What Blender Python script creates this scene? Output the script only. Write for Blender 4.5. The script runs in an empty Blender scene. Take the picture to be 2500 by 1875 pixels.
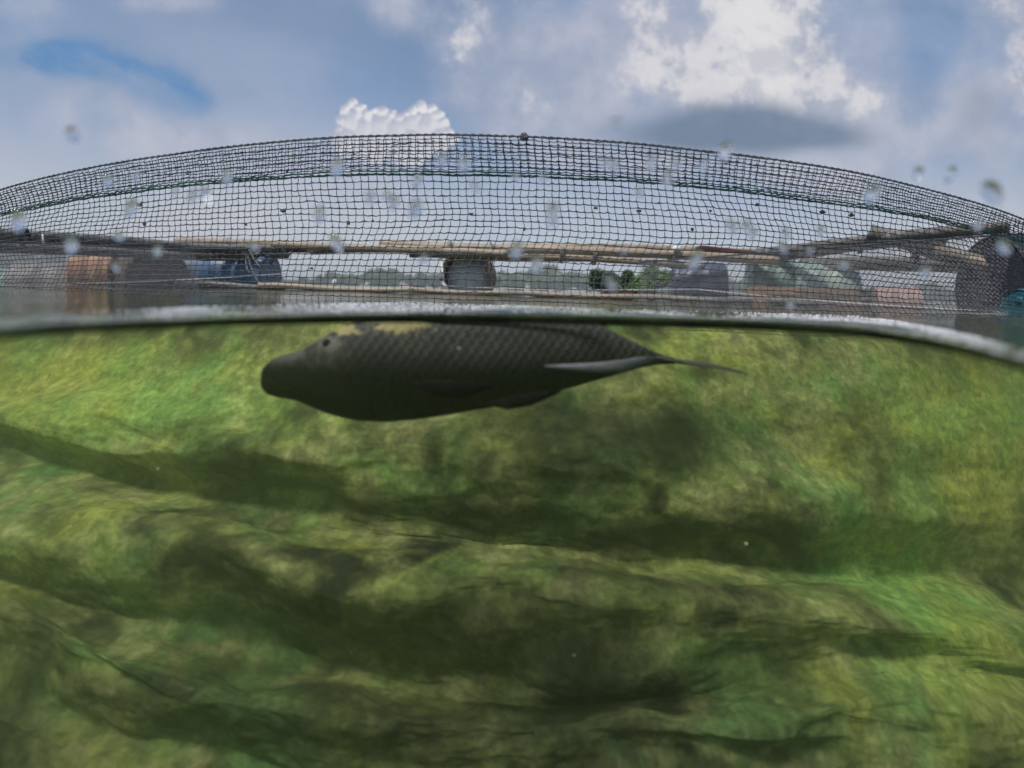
import bpy, bmesh, math, random
import numpy as np
from mathutils import Vector, Matrix
random.seed(7)
rng = np.random.default_rng(7)
S = bpy.context.scene
COL = S.collection

# ------------------------------------------------------------------ camera
F = 1150.0                 # focal length in pixels of a 2500 px wide frame
CAM_Z = 0.029              # the lens sits 3 cm above the water line
HY = 715.0                 # horizon row
ROLL = math.radians(1.7)
cam_d = bpy.data.cameras.new('camera')
cam = bpy.data.objects.new('camera', cam_d)
COL.objects.link(cam)
cam_d.sensor_width = 36.0
cam_d.lens = F / 2500 * 36
cam_d.shift_y = -(937.5 - HY) / 2500
cam_d.clip_start = 0.01
cam_d.clip_end = 5000
cX = Vector((math.cos(ROLL), 0, math.sin(ROLL)))
cZ = Vector((-math.sin(ROLL), 0, math.cos(ROLL)))
m = Matrix.Identity(4)
for i in range(3):
    m[i][0] = cX[i]; m[i][1] = cZ[i]; m[i][2] = (0, -1, 0)[i]
m[2][3] = CAM_Z
cam.matrix_world = m
S.camera = cam
cam_d.dof.use_dof = True
cam_d.dof.focus_distance = 1.6
cam_d.dof.aperture_fstop = cam_d.lens / 7.6     # about 8 mm iris

def P(px, py, d):
    """point at depth d metres in front of the lens, in the direction of photo pixel (px, py)"""
    a = (px - 1250) / F; b = (HY - py) / F
    v = cX * (a * d) + cZ * (b * d)
    return Vector((v.x, d, v.z + CAM_Z))

# ------------------------------------------------------------------ render / view
S.render.engine = 'CYCLES'
S.view_settings.view_transform = 'Standard'
S.view_settings.look = 'None'
S.view_settings.gamma = 1
S.view_settings.exposure = 0.0
S.view_settings.use_curve_mapping = False
cy = S.cycles
cy.use_denoising = True
cy.max_bounces = 7
cy.diffuse_bounces = 2
cy.glossy_bounces = 3
cy.transmission_bounces = 6
cy.transparent_max_bounces = 14
cy.volume_bounces = 0
cy.use_adaptive_sampling = True
cy.adaptive_threshold = 0.03
cy.adaptive_min_samples = 16
cy.caustics_reflective = False
cy.caustics_refractive = False
cy.sample_clamp_indirect = 6

# ------------------------------------------------------------------ node helper
class G:
    def __init__(self, nt):
        self.nt = nt
    def n(self, typ, **kw):
        nd = self.nt.nodes.new(typ)
        for k, v in kw.items():
            setattr(nd, k, v)
        return nd
    def put(self, sock, val):
        if isinstance(val, bpy.types.NodeSocket):
            self.nt.links.new(val, sock)
        elif val is not None:
            if isinstance(val, (tuple, list)) and len(val) == 3 and sock.type == 'RGBA':
                val = (*val, 1)
            sock.default_value = val
    def math(self, op, a, b=None, c=None, clamp=False):
        nd = self.n('ShaderNodeMath', operation=op, use_clamp=clamp)
        self.put(nd.inputs[0], a)
        if b is not None: self.put(nd.inputs[1], b)
        if c is not None: self.put(nd.inputs[2], c)
        return nd.outputs[0]
    def add(self, a, b): return self.math('ADD', a, b)
    def sub(self, a, b): return self.math('SUBTRACT', a, b)
    def mul(self, a, b): return self.math('MULTIPLY', a, b)
    def div(self, a, b): return self.math('DIVIDE', a, b)
    def mx(self, a, b): return self.math('MAXIMUM', a, b)
    def mixc(self, f, a, b, blend='MIX'):
        nd = self.n('ShaderNodeMix', data_type='RGBA', blend_type=blend)
        self.put(nd.inputs['Factor'], f)
        ins = [s for s in nd.inputs if s.type == 'RGBA']
        self.put(ins[0], a); self.put(ins[1], b)
        return [s for s in nd.outputs if s.type == 'RGBA'][0]
    def ramp(self, v, lo, hi, a=0.0, b=1.0, smooth=True):
        nd = self.n('ShaderNodeMapRange')
        if smooth: nd.interpolation_type = 'SMOOTHSTEP'
        self.put(nd.inputs[0], v)
        for i, x in enumerate((lo, hi, a, b)): self.put(nd.inputs[i + 1], x)
        return nd.outputs[0]
    def noise(self, vec, scale, detail=4, rough=0.55, dist=0.0, dims='3D', w=None):
        nd = self.n('ShaderNodeTexNoise', noise_dimensions=dims)
        if vec is not None: self.put(nd.inputs['Vector'], vec)
        nd.inputs['Scale'].default_value = scale
        nd.inputs['Detail'].default_value = detail
        nd.inputs['Roughness'].default_value = rough
        nd.inputs['Distortion'].default_value = dist
        return nd.outputs[0]
    def xyz(self, x, y, z=0.0):
        nd = self.n('ShaderNodeCombineXYZ')
        for i, v in enumerate((x, y, z)): self.put(nd.inputs[i], v)
        return nd.outputs[0]
    def sep(self, v):
        nd = self.n('ShaderNodeSeparateXYZ'); self.put(nd.inputs[0], v)
        return nd.outputs

# ------------------------------------------------------------------ sun + sky
SUN_DIR = Vector((-0.34, -0.26, 0.91)).normalized()    # towards the sun
sun_el = math.asin(SUN_DIR.z)
sun_az = math.atan2(SUN_DIR.x, SUN_DIR.y)
sun_d = bpy.data.lights.new('sun', 'SUN')
sun_d.energy = 3.6
sun_d.angle = math.radians(9.0)     # thin cloud over the sun
sun_d.color = (1.0, 0.95, 0.87)
sun = bpy.data.objects.new('sun', sun_d)
sun.rotation_euler = SUN_DIR.to_track_quat('Z', 'Y').to_euler()
sun.location = SUN_DIR * 40
COL.objects.link(sun)

W = bpy.data.worlds.new('World')
S.world = W
W.cycles.sampling_method = 'MANUAL'
W.cycles.sample_map_resolution = 512
W.use_nodes = True
W.node_tree.nodes.clear()
g = G(W.node_tree)
out = g.n('ShaderNodeOutputWorld')
bg = g.n('ShaderNodeBackground')
sky = g.n('ShaderNodeTexSky', sky_type='NISHITA')
sky.sun_disc = False
sky.sun_elevation = sun_el
sky.sun_rotation = sun_az
sky.air_density = 1.0
sky.dust_density = 0.6
tc = g.n('ShaderNodeTexCoord')
dx, dy, dz = g.sep(tc.outputs['Generated'])
ay = g.mx(g.math('ABSOLUTE', dy), 0.12)
gx = g.div(dx, ay)
gz = g.div(dz, ay)
def sky_xy(px, py):
    p = P(px, py, 1.0) - Vector((0, 0, CAM_Z))
    return p.x, p.z
skyv = g.xyz(gx, gz, 0.0)
base = g.mixc(1.0, sky.outputs[0], (0.085, 0.085, 0.085), 'MULTIPLY')   # sky strength
warp = g.noise(skyv, 2.2, 5, 0.6)
warp2 = g.noise(g.xyz(g.add(gx, 7.3), gz, 3.1), 7.0, 7, 0.62)
w1 = g.mul(g.sub(warp, 0.5), 1.0)
w2 = g.mul(g.sub(warp2, 0.5), 1.0)
def blob(px, py, rx, ry, amp1=0.9, amp2=0.9, ang=0.0, lo=0.0, hi=0.5):
    """soft elliptical patch of sky; returns coverage 0..1"""
    x0, z0 = sky_xy(px, py)
    rx /= F; ry /= F
    ca, sa = math.cos(ang), math.sin(ang)
    u = g.sub(gx, x0); v = g.sub(gz, z0)
    uu = g.div(g.add(g.mul(u, ca), g.mul(v, sa)), rx)
    vv = g.div(g.sub(g.mul(v, ca), g.mul(u, sa)), ry)
    r = g.math('SQRT', g.add(g.mul(uu, uu), g.mul(vv, vv)))
    s = g.sub(1.0, r)
    s = g.add(s, g.add(g.mul(w1, amp1), g.mul(w2, amp2)))
    return g.ramp(s, lo, hi)
def field(px, py, rx, ry, ang=0.0):
    x0, z0 = sky_xy(px, py)
    rx /= F; ry /= F
    ca, sa = math.cos(ang), math.sin(ang)
    u = g.sub(gx, x0); v = g.sub(gz, z0)
    uu = g.div(g.add(g.mul(u, ca), g.mul(v, sa)), rx)
    vv = g.div(g.sub(g.mul(v, ca), g.mul(u, sa)), ry)
    return g.math('EXPONENT', g.mul(g.add(g.mul(uu, uu), g.mul(vv, vv)), -1.0))
def clouds(lst, thr, amp1, amp2, soft_):
    s = None
    for a in lst:
        f_ = field(*a[:4]) if len(a) == 4 else g.mul(field(*a[:4]), a[4])
        s = f_ if s is None else g.add(s, f_)
    s = g.math('MINIMUM', s, 1.15)
    s = g.add(s, g.add(g.mul(w1, amp1), g.mul(w2, amp2)))
    return g.ramp(s, thr, thr + soft_)
# thin veil with a blue gap
veil_n = g.noise(g.xyz(g.mul(gx, 0.7), g.mul(gz, 1.8), 1.7), 2.6, 6, 0.55, 0.6)
veil = g.ramp(veil_n, 0.30, 0.70, 0.60, 0.96)
gap = clouds([(90, 130, 150, 45), (270, 170, 150, 42), (410, 230, 110, 42), (30, 230, 120, 90, 0.5), (480, 265, 60, 32, 0.8)], 0.08, 2.2, 1.9, 1.0)
gap = g.mul(gap, g.ramp(g.noise(g.xyz(g.add(gx, g.mul(gz, 0.5)), g.add(g.mul(gz, 3.4), g.mul(gx, 1.5)), 4.0), 4.0, 5, 0.55, 0.4), 0.28, 0.62, 0.25, 1.0))
gap2 = blob(60, 470, 330, 60, 0.5, 0.5, math.radians(-4), 0.0, 1.1)
gap3 = blob(2240, 330, 260, 130, 0.8, 0.5, math.radians(-50), 0.0, 1.2)
veil = g.mul(veil, g.sub(1.0, g.mul(gap, 0.90)))
veil = g.mul(veil, g.sub(1.0, g.mul(gap2, 0.35)))
veil = g.mul(veil, g.sub(1.0, g.mul(gap3, 0.30)))
vt = g.ramp(g.noise(skyv, 1.6, 4, 0.5), 0.35, 0.68)
veilc = g.mixc(vt, (0.185, 0.31, 0.53), (0.33, 0.41, 0.575))
base = g.mixc(g.mx(g.math('POWER', gap, 0.75), g.mul(gap3, 0.6)), base, (0.065, 0.235, 0.50))
c = g.mixc(veil, base, veilc)
# pale air towards the horizon
hz = g.ramp(gz, 0.05, 0.42, 1.0, 0.0)
c = g.mixc(g.mul(hz, 0.88), c, g.mixc(vt, (0.57, 0.63, 0.72), (0.68, 0.67, 0.71)))
# soft grey-white banks
soft = clouds([(950, 5, 90, 80), (430, 0, 170, 45), (230, 240, 240, 110, 0.8), (1330, 250, 230, 150), (1560, 120, 220, 240),
          (2080, 350, 380, 170), (2500, 150, 170, 300), (520, 350, 380, 70, 0.8), (1500, 320, 380, 70), (1850, 100, 380, 300), (1150, 90, 130, 170, 0.8), (60, 20, 120, 60, 0.8)], 0.30, 1.3, 0.9, 0.9)
c = g.mixc(g.mul(soft, 0.75), c, g.mixc(g.ramp(warp2, 0.32, 0.68), (0.36, 0.41, 0.54), (0.57, 0.57, 0.65)))
# tall cumulus
cum = clouds([(1850, 40, 170, 170), (1900, 170, 170, 110), (1590, 20, 110, 130, 0.8), (2020, 250, 160, 80, 0.95), (1700, 215, 170, 70, 0.85), (1155, 30, 110, 130, 0.62), (1140, 140, 80, 60, 0.5), (1300, 250, 80, 60, 0.6), (2500, 60, 100, 170, 0.8), (2480, 260, 60, 90, 0.6)], 0.34, 1.5, 1.9, 0.62)
bl1 = g.noise(skyv, 9.0, 6, 0.6)
cum = g.ramp(g.add(cum, g.mul(g.sub(bl1, 0.5), g.mul(g.mul(cum, g.sub(1.0, cum)), 3.0))), 0.0, 1.0)
lit = g.ramp(g.add(g.mul(g.sub(g.noise(g.xyz(g.add(gx, 0.02), g.sub(gz, 0.035), 0.0), 9.0, 6, 0.6), bl1), -1.0), g.mul(g.sub(warp2, 0.5), 0.6)), -0.12, 0.10)
c = g.mixc(g.mul(cum, 0.85), c, g.mixc(lit, (0.42, 0.45, 0.55), (0.74, 0.72, 0.74)))
core = clouds([(1850, 60, 130, 150), (1890, 180, 90, 70, 0.8)], 0.35, 1.2, 1.6, 0.6)
c = g.mixc(g.mul(core, 0.7), c, g.mixc(lit, (0.66, 0.66, 0.69), (0.79, 0.78, 0.79)))
# shaded base under the cumulus
dark = clouds([(1850, 300, 230, 62, 1.1), (1640, 335, 220, 50, 0.9), (2030, 340, 140, 40, 0.7), (2400, 260, 90, 110, 0.5)], 0.16, 1.5, 0.8, 1.05)
c = g.mixc(g.mul(dark, 0.92), c, (0.135, 0.20, 0.305))
# small crisp cumulus: a heap of rounded billows, lit from above
lob = []
env = [(828, 322, 16), (836, 296, 20), (846, 270, 20), (862, 256, 18), (880, 268, 17), (898, 284, 18), (915, 274, 15), (934, 276, 20), (956, 284, 19), (975, 292, 18),
       (993, 279, 16), (1010, 268, 17), (1030, 262, 19), (1052, 266, 18), (1066, 284, 20), (1078, 304, 20), (1090, 326, 18), (1102, 344, 18),
       (858, 300, 34), (890, 318, 36), (930, 312, 38), (968, 326, 40), (1010, 306, 36), (1046, 308, 38), (1070, 340, 36), (850, 345, 40), (910, 355, 44), (1000, 355, 50), (948, 296, 20), (1024, 292, 22), (872, 284, 20)]
rl = random.Random(5)
wx = g.mul(g.sub(g.noise(g.xyz(gx, gz, 5.0), 22.0, 4, 0.6), 0.5), 0.030)
wz = g.mul(g.sub(g.noise(g.xyz(gx, gz, 8.0), 22.0, 4, 0.6), 0.5), 0.030)
lx = g.add(gx, wx); lz = g.add(gz, wz)
def heap(ox, oz):
    h_ = None
    for (px, py, rr) in env:
        x0, z0 = sky_xy(px, py); q = (rr / F) ** 2
        u = g.sub(lx, x0 + ox); v = g.sub(lz, z0 + oz)
        d2 = g.math('MULTIPLY_ADD', u, u, g.mul(v, v))
        e = g.math('MULTIPLY_ADD', d2, -1.0 / q, 1.0 + rr / 90)
        h_ = e if h_ is None else g.math('SMOOTH_MAX', h_, e, 0.25)
    return h_
hA = heap(0, 0); hB = heap(-0.004, 0.006)
sm = g.ramp(hA, 0.05, 0.75)
lit2 = g.ramp(g.add(g.sub(hA, hB), g.mul(g.sub(g.noise(g.xyz(gx, gz, 2.0), 30.0, 4, 0.6), 0.5), 0.7)), -0.42, 0.30)
lit2 = g.mul(lit2, g.ramp(gz, 0.30, 0.39, 0.55, 1.0))
c = g.mixc(g.mul(sm, 0.96), c, g.mixc(lit2, (0.44, 0.46, 0.57), (0.82, 0.81, 0.83)))
g.put(bg.inputs[0], c)
bg.inputs[1].default_value = 1.0
g.nt.links.new(bg.outputs[0], out.inputs[0])

# ------------------------------------------------------------------ object helpers
def mesh_obj(name, V, Fc, mat, parent=None, smooth=True):
    me = bpy.data.meshes.new(name)
    V = np.asarray(V, dtype=np.float32).reshape(-1, 3)
    if isinstance(Fc, np.ndarray) and Fc.ndim == 2:
        nf, k = Fc.shape
        me.vertices.add(len(V)); me.vertices.foreach_set('co', V.ravel())
        me.loops.add(nf * k); me.loops.foreach_set('vertex_index', Fc.astype(np.int32).ravel())
        me.polygons.add(nf); me.polygons.foreach_set('loop_start', np.arange(0, nf * k, k, dtype=np.int32))
        me.update(calc_edges=True); me.validate()
    else:
        me.from_pydata([tuple(map(float, v)) for v in V], [], [tuple(map(int, f)) for f in Fc])
        me.update()
    if smooth: me.polygons.foreach_set('use_smooth', [True] * len(me.polygons))
    me.materials.append(mat)
    o = bpy.data.objects.new(name, me)
    COL.objects.link(o)
    if parent is not None: o.parent = parent
    return o
def tag(o, label=None, cat=None, group=None, kind=None):
    if label: o['label'] = label
    if cat: o['category'] = cat
    if group: o['group'] = group
    if kind: o['kind'] = kind
    return o
def thing(name, label, cat, loc=(0, 0, 0), rot=(0, 0, 0), group=None):
    o = bpy.data.objects.new(name, None)
    COL.objects.link(o); o.location = loc; o.rotation_euler = rot
    o.empty_display_size = 0.05
    return tag(o, label, cat, group)

class MB:
    """collects quads / tubes, then becomes one mesh object"""
    def __init__(self): self.V = []; self.F = []; self.n = 0
    def addmesh(self, V, Fc):
        V = np.asarray(V, float).reshape(-1, 3)
        self.V.append(V); self.F.append(np.asarray(Fc, int) + self.n); self.n += len(V)
    def tube(self, pts, rad, sides=6, cap=True):
        pts = np.asarray(pts, float); n = len(pts)
        rad = np.broadcast_to(np.asarray(rad, float), (n,))
        t = np.gradient(pts, axis=0); t /= np.linalg.norm(t, axis=1)[:, None] + 1e-12
        up = np.array([0, 0, 1.0]) if abs(t[:, 2]).mean() < 0.8 else np.array([0, 1.0, 0])
        a = np.cross(t, up); a /= np.linalg.norm(a, axis=1)[:, None] + 1e-12
        b = np.cross(a, t)
        th = np.linspace(0, 2 * np.pi, sides, endpoint=False)
        ring = (a[:, None, :] * np.cos(th)[None, :, None] + b[:, None, :] * np.sin(th)[None, :, None]) * rad[:, None, None] + pts[:, None, :]
        V = ring.reshape(-1, 3)
        i = np.arange(n - 1)[:, None] * sides; j = np.arange(sides)[None, :]; k = (j + 1) % sides
        Fq = np.stack([i + j, i + k, i + sides + k, i + sides + j], -1).reshape(-1, 4)
        if cap:
            c0 = len(V); V = np.vstack([V, pts[0], pts[-1]])
            e = np.arange(sides); e2 = (e + 1) % sides
            f0 = np.stack([np.full(sides, c0), e2, e, e], -1)
            o = (n - 1) * sides
            f1 = np.stack([np.full(sides, c0 + 1), o + e, o + e2, o + e2], -1)
            self.tris = True
            self.addmesh(V, Fq); base = self.n - len(V)
            self.T = getattr(self, 'T', []) + [f0[:, :3] + base, f1[:, :3] + base]
        else:
            self.addmesh(V, Fq)
    def build(self, name, mat, parent=None, smooth=True):
        V = np.vstack(self.V); Fq = np.vstack(self.F)
        if getattr(self, 'T', None):
            fl = [tuple(f) for f in Fq] + [tuple(f) for f in np.vstack(self.T)]
            return mesh_obj(name, V, fl, mat, parent, smooth)
        return mesh_obj(name, V, Fq, mat, parent, smooth)

def fbm(x, y, seed=0, octs=4, scale=1.0, gain=0.5):
    """cheap value noise, numpy"""
    r = np.random.default_rng(seed); tot = 0; amp = 1; s = scale; nrm = 0
    tab = r.random((256, 256))
    for _ in range(octs):
        X = x * s; Y = y * s
        xi = np.floor(X).astype(int); yi = np.floor(Y).astype(int)
        fx = X - xi; fy = Y - yi; fx = fx * fx * (3 - 2 * fx); fy = fy * fy * (3 - 2 * fy)
        T = lambda i, j: tab[i % 256, j % 256]
        v = (T(xi, yi) * (1 - fx) + T(xi + 1, yi) * fx) * (1 - fy) + (T(xi, yi + 1) * (1 - fx) + T(xi + 1, yi + 1) * fx) * fy
        tot = tot + amp * (v - 0.5) * 2; nrm += amp
        amp *= gain; s *= 2.03
    return tot / nrm

# ------------------------------------------------------------------ materials
def newmat(name):
    mt = bpy.data.materials.new(name); mt.use_nodes = True
    mt.node_tree.nodes.clear()
    gg = G(mt.node_tree)
    o = gg.n('ShaderNodeOutputMaterial')
    return mt, gg, o
def pbr(name, c1, c2=None, scale=20.0, rough=0.6, bump=0.0, detail=5, metal=0.0, stretch=(1, 1, 1), lo=0.35, hi=0.65, spec=0.5, extra=None, bscale=None):
    mt, gg, o = newmat(name)
    b = gg.n('ShaderNodeBsdfPrincipled')
    t = gg.n('ShaderNodeTexCoord')
    mp = gg.n('ShaderNodeMapping'); mp.inputs['Scale'].default_value = stretch
    gg.nt.links.new(t.outputs['Object'], mp.inputs[0])
    v = mp.outputs[0]
    nz = gg.noise(v, scale, detail, 0.6)
    col = gg.mixc(gg.ramp(nz, lo, hi), c1, c2 or c1)
    if extra: col = extra(gg, v, col)
    gg.put(b.inputs['Base Color'], col)
    b.inputs['Roughness'].default_value = rough
    b.inputs['Metallic'].default_value = metal
    b.inputs['Specular IOR Level'].default_value = spec
    if bump:
        bp = gg.n('ShaderNodeBump'); bp.inputs['Strength'].default_value = bump
        bp.inputs['Distance'].default_value = 0.01
        gg.put(bp.inputs['Height'], gg.noise(v, bscale or scale * 2, 6, 0.65))
        gg.nt.links.new(bp.outputs[0], b.inputs['Normal'])
    gg.nt.links.new(b.outputs[0], o.inputs[0])
    return mt

M = {}
M['twine'] = pbr('twine', (0.060, 0.065, 0.078), (0.11, 0.115, 0.13), 60, 0.75, 0.3, spec=0.3)
M['teal_twine'] = pbr('teal_twine', (0.015, 0.17, 0.14), (0.04, 0.26, 0.21), 60, 0.6)
M['fine_twine'] = pbr('fine_twine', (0.15, 0.15, 0.16), (0.25, 0.25, 0.255), 40, 0.8)
M['debris'] = pbr('debris', (0.05, 0.052, 0.05), (0.11, 0.11, 0.10), 80, 0.8)
M['bamboo'] = pbr('bamboo', (0.25, 0.19, 0.13), (0.38, 0.31, 0.22), 9, 0.55, 0.2, stretch=(0.4, 3, 3), lo=0.3, hi=0.7)
M['bamboo_grey'] = pbr('bamboo_grey', (0.09, 0.085, 0.082), (0.22, 0.205, 0.18), 10, 0.75, 0.3, stretch=(0.5, 3, 3))
M['bamboo_node'] = pbr('bamboo_node', (0.09, 0.065, 0.04), (0.16, 0.11, 0.07), 30, 0.7)
M['rope'] = pbr('rope', (0.26, 0.24, 0.20), (0.38, 0.36, 0.32), 60, 0.8)
M['blue_plastic'] = pbr('blue_plastic', (0.035, 0.10, 0.20), (0.075, 0.15, 0.26), 6, 0.45, 0.15)
M['navy_plastic'] = pbr('navy_plastic', (0.035, 0.055, 0.11), (0.07, 0.095, 0.16), 6, 0.45, 0.15)
M['black_plastic'] = pbr('black_plastic', (0.016, 0.016, 0.028), (0.030, 0.030, 0.046), 6, 0.5, 0.1)
M['teal_plastic'] = pbr('teal_plastic', (0.07, 0.16, 0.14), (0.20, 0.30, 0.25), 5, 0.45, 0.1)
M['pale_teal'] = pbr('pale_teal', (0.22, 0.33, 0.29), (0.40, 0.47, 0.42), 5, 0.45, 0.1)
M['bright_teal'] = pbr('bright_teal', (0.015, 0.16, 0.20), (0.03, 0.22, 0.26), 5, 0.4)
M['rust_orange'] = pbr('rust_orange', (0.42, 0.18, 0.085), (0.52, 0.30, 0.17), 7, 0.6, 0.2)
M['brown_drum'] = pbr('brown_drum', (0.08, 0.045, 0.045), (0.14, 0.085, 0.075), 7, 0.6, 0.2)
M['grey_drum'] = pbr('grey_drum', (0.14, 0.13, 0.135), (0.26, 0.24, 0.22), 7, 0.6, 0.2)
M['rust_ring'] = pbr('rust_ring', (0.20, 0.115, 0.08), (0.34, 0.23, 0.17), 14, 0.7, 0.4)
M['light_blue'] = pbr('light_blue', (0.55, 0.64, 0.70), (0.66, 0.72, 0.76), 4, 0.5, 0.1)
M['tan_plastic'] = pbr('tan_plastic', (0.32, 0.19, 0.11), (0.44, 0.28, 0.17), 6, 0.6, 0.1)
M['red_brick'] = pbr('red_crate', (0.24, 0.11, 0.08), (0.32, 0.17, 0.12), 10, 0.6)
M['pink'] = pbr('faded_red', (0.36, 0.22, 0.19), (0.44, 0.30, 0.26), 6, 0.6)
M['white'] = pbr('white_plastic', (0.70, 0.70, 0.68), (0.80, 0.80, 0.78), 8, 0.5)
M['maroon'] = pbr('maroon_board', (0.10, 0.032, 0.030), (0.16, 0.06, 0.05), 8, 0.7)
M['leaf'] = pbr('leaf', (0.10, 0.22, 0.04), (0.22, 0.36, 0.07), 3, 0.55)
M['dark_leaf'] = pbr('dark_leaf', (0.07, 0.12, 0.05), (0.14, 0.20, 0.09), 3, 0.6)
M['far_leaf'] = pbr('far_leaf', (0.085, 0.135, 0.055), (0.16, 0.21, 0.10), 0.25, 0.8)
M['trunk'] = pbr('trunk', (0.10, 0.07, 0.05), (0.16, 0.12, 0.09), 8, 0.8)
M['sand'] = pbr('bank', (0.20, 0.22, 0.12), (0.30, 0.30, 0.20), 0.2, 0.9)
M['mud'] = pbr('mud', (0.045, 0.055, 0.02), (0.08, 0.085, 0.035), 1.5, 0.9)

# water sheet: clear sheet that mirrors by Fresnel
mt, gg, o = newmat('water_surface')
tcn = gg.n('ShaderNodeTexCoord')
bp = gg.n('ShaderNodeBump'); bp.inputs['Strength'].default_value = 0.22; bp.inputs['Distance'].default_value = 0.004
mp = gg.n('ShaderNodeMapping'); mp.inputs['Scale'].default_value = (1, 1.6, 1)
gg.nt.links.new(tcn.outputs['Object'], mp.inputs[0])
hgt = gg.add(gg.noise(mp.outputs[0], 9, 3, 0.5), gg.mul(gg.noise(mp.outputs[0], 45, 3, 0.5), 0.25))
gg.put(bp.inputs['Height'], hgt)
fr = gg.n('ShaderNodeFresnel'); fr.inputs['IOR'].default_value = 1.333
gl = gg.n('ShaderNodeBsdfGlossy'); gl.inputs['Roughness'].default_value = 0.03
tr = gg.n('ShaderNodeBsdfTransparent')
mix = gg.n('ShaderNodeMixShader')
gg.nt.links.new(bp.outputs[0], fr.inputs['Normal']); gg.nt.links.new(bp.outputs[0], gl.inputs['Normal'])
gg.nt.links.new(fr.outputs[0], mix.inputs[0]); gg.nt.links.new(tr.outputs[0], mix.inputs[1]); gg.nt.links.new(gl.outputs[0], mix.inputs[2])
gg.nt.links.new(mix.outputs[0], o.inputs[0])
M['water'] = mt

# green murk
mt, gg, o = newmat('murky_water')
vol = gg.n('ShaderNodeVolumePrincipled')
vol.inputs['Color'].default_value = (0.34, 0.48, 0.17, 1)
vol.inputs['Density'].default_value = 0.58
vol.inputs['Anisotropy'].default_value = 0.2
gg.nt.links.new(vol.outputs[0], o.inputs['Volume'])
M['murk'] = mt

# algae
mt, gg, o = newmat('algae')
b = gg.n('ShaderNodeBsdfPrincipled'); b.inputs['Roughness'].default_value = 0.85; b.inputs['Specular IOR Level'].default_value = 0.15
tcn = gg.n('ShaderNodeTexCoord'); v = tcn.outputs['Object']
n1 = gg.noise(v, 2.6, 4, 0.55, 0.8); n2 = gg.noise(v, 9, 4, 0.55, 0.5); n3 = gg.noise(v, 34, 3, 0.5)
c1 = gg.mixc(gg.ramp(n1, 0.36, 0.64), (0.17, 0.32, 0.10), (0.34, 0.38, 0.09))
c2 = gg.mixc(gg.ramp(n2, 0.38, 0.70), c1, (0.46, 0.47, 0.19))
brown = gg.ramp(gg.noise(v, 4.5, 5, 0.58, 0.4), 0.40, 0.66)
def shade_glow_patch(px, py, d, rx, ry, rz, k_):
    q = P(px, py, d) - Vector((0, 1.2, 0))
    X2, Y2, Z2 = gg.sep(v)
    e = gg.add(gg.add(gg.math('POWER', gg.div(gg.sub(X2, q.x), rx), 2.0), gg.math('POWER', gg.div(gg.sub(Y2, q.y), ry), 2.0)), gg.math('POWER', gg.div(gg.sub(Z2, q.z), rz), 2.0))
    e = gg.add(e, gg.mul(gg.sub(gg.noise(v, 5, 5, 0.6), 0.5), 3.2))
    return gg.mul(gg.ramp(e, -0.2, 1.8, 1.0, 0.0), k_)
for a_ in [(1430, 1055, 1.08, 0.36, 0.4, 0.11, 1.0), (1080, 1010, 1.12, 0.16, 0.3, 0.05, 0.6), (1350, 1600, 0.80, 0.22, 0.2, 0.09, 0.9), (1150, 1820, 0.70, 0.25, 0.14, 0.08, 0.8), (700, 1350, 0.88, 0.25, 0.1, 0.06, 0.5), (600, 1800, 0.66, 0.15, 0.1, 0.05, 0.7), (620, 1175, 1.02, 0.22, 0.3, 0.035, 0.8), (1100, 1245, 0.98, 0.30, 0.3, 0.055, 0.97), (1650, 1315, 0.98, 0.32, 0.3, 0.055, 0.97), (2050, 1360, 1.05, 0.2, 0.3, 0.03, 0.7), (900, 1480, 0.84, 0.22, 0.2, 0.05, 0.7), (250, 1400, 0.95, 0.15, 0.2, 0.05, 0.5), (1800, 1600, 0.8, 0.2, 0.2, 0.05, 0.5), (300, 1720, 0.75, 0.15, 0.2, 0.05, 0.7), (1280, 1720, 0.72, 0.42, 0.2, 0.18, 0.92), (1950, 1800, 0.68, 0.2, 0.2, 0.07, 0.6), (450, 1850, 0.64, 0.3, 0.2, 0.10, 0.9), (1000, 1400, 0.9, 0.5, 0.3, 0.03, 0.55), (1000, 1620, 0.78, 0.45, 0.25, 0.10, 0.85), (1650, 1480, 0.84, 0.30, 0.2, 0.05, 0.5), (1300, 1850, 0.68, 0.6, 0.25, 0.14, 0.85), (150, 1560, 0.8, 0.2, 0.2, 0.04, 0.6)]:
    brown = gg.mx(brown, shade_glow_patch(*a_))  # adds the fish's shadow and shade bands, painted into the algae colour
painted_glow = None
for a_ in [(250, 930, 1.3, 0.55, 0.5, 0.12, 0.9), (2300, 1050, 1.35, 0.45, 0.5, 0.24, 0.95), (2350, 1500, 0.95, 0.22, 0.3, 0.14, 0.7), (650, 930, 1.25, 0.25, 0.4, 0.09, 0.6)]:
    w_ = shade_glow_patch(*a_); painted_glow = w_ if painted_glow is None else gg.mx(painted_glow, w_)  # bright glow of the water painted as paler algae colour
brown = gg.mul(brown, gg.sub(1.0, gg.mul(painted_glow, 0.9)))
c2 = gg.mixc(gg.mul(painted_glow, 0.75), c2, gg.mixc(gg.ramp(n1, 0.36, 0.64), (0.36, 0.66, 0.14), (0.68, 0.70, 0.12)))
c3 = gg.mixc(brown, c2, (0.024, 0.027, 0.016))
n4 = gg.noise(v, 90, 4, 0.6)
c3 = gg.mixc(1.0, c3, gg.mixc(gg.ramp(n4, 0.3, 0.7), (0.78, 0.78, 0.78), (1.22, 1.22, 1.18)), 'MULTIPLY')
c4 = gg.mixc(gg.ramp(n3, 0.35, 0.68), gg.mixc(1.0, c3, (0.72, 0.74, 0.72), 'MULTIPLY'), gg.mixc(1.0, c3, (1.2, 1.2, 1.15), 'MULTIPLY'))
gg.put(b.inputs['Base Color'], c4)
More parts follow.
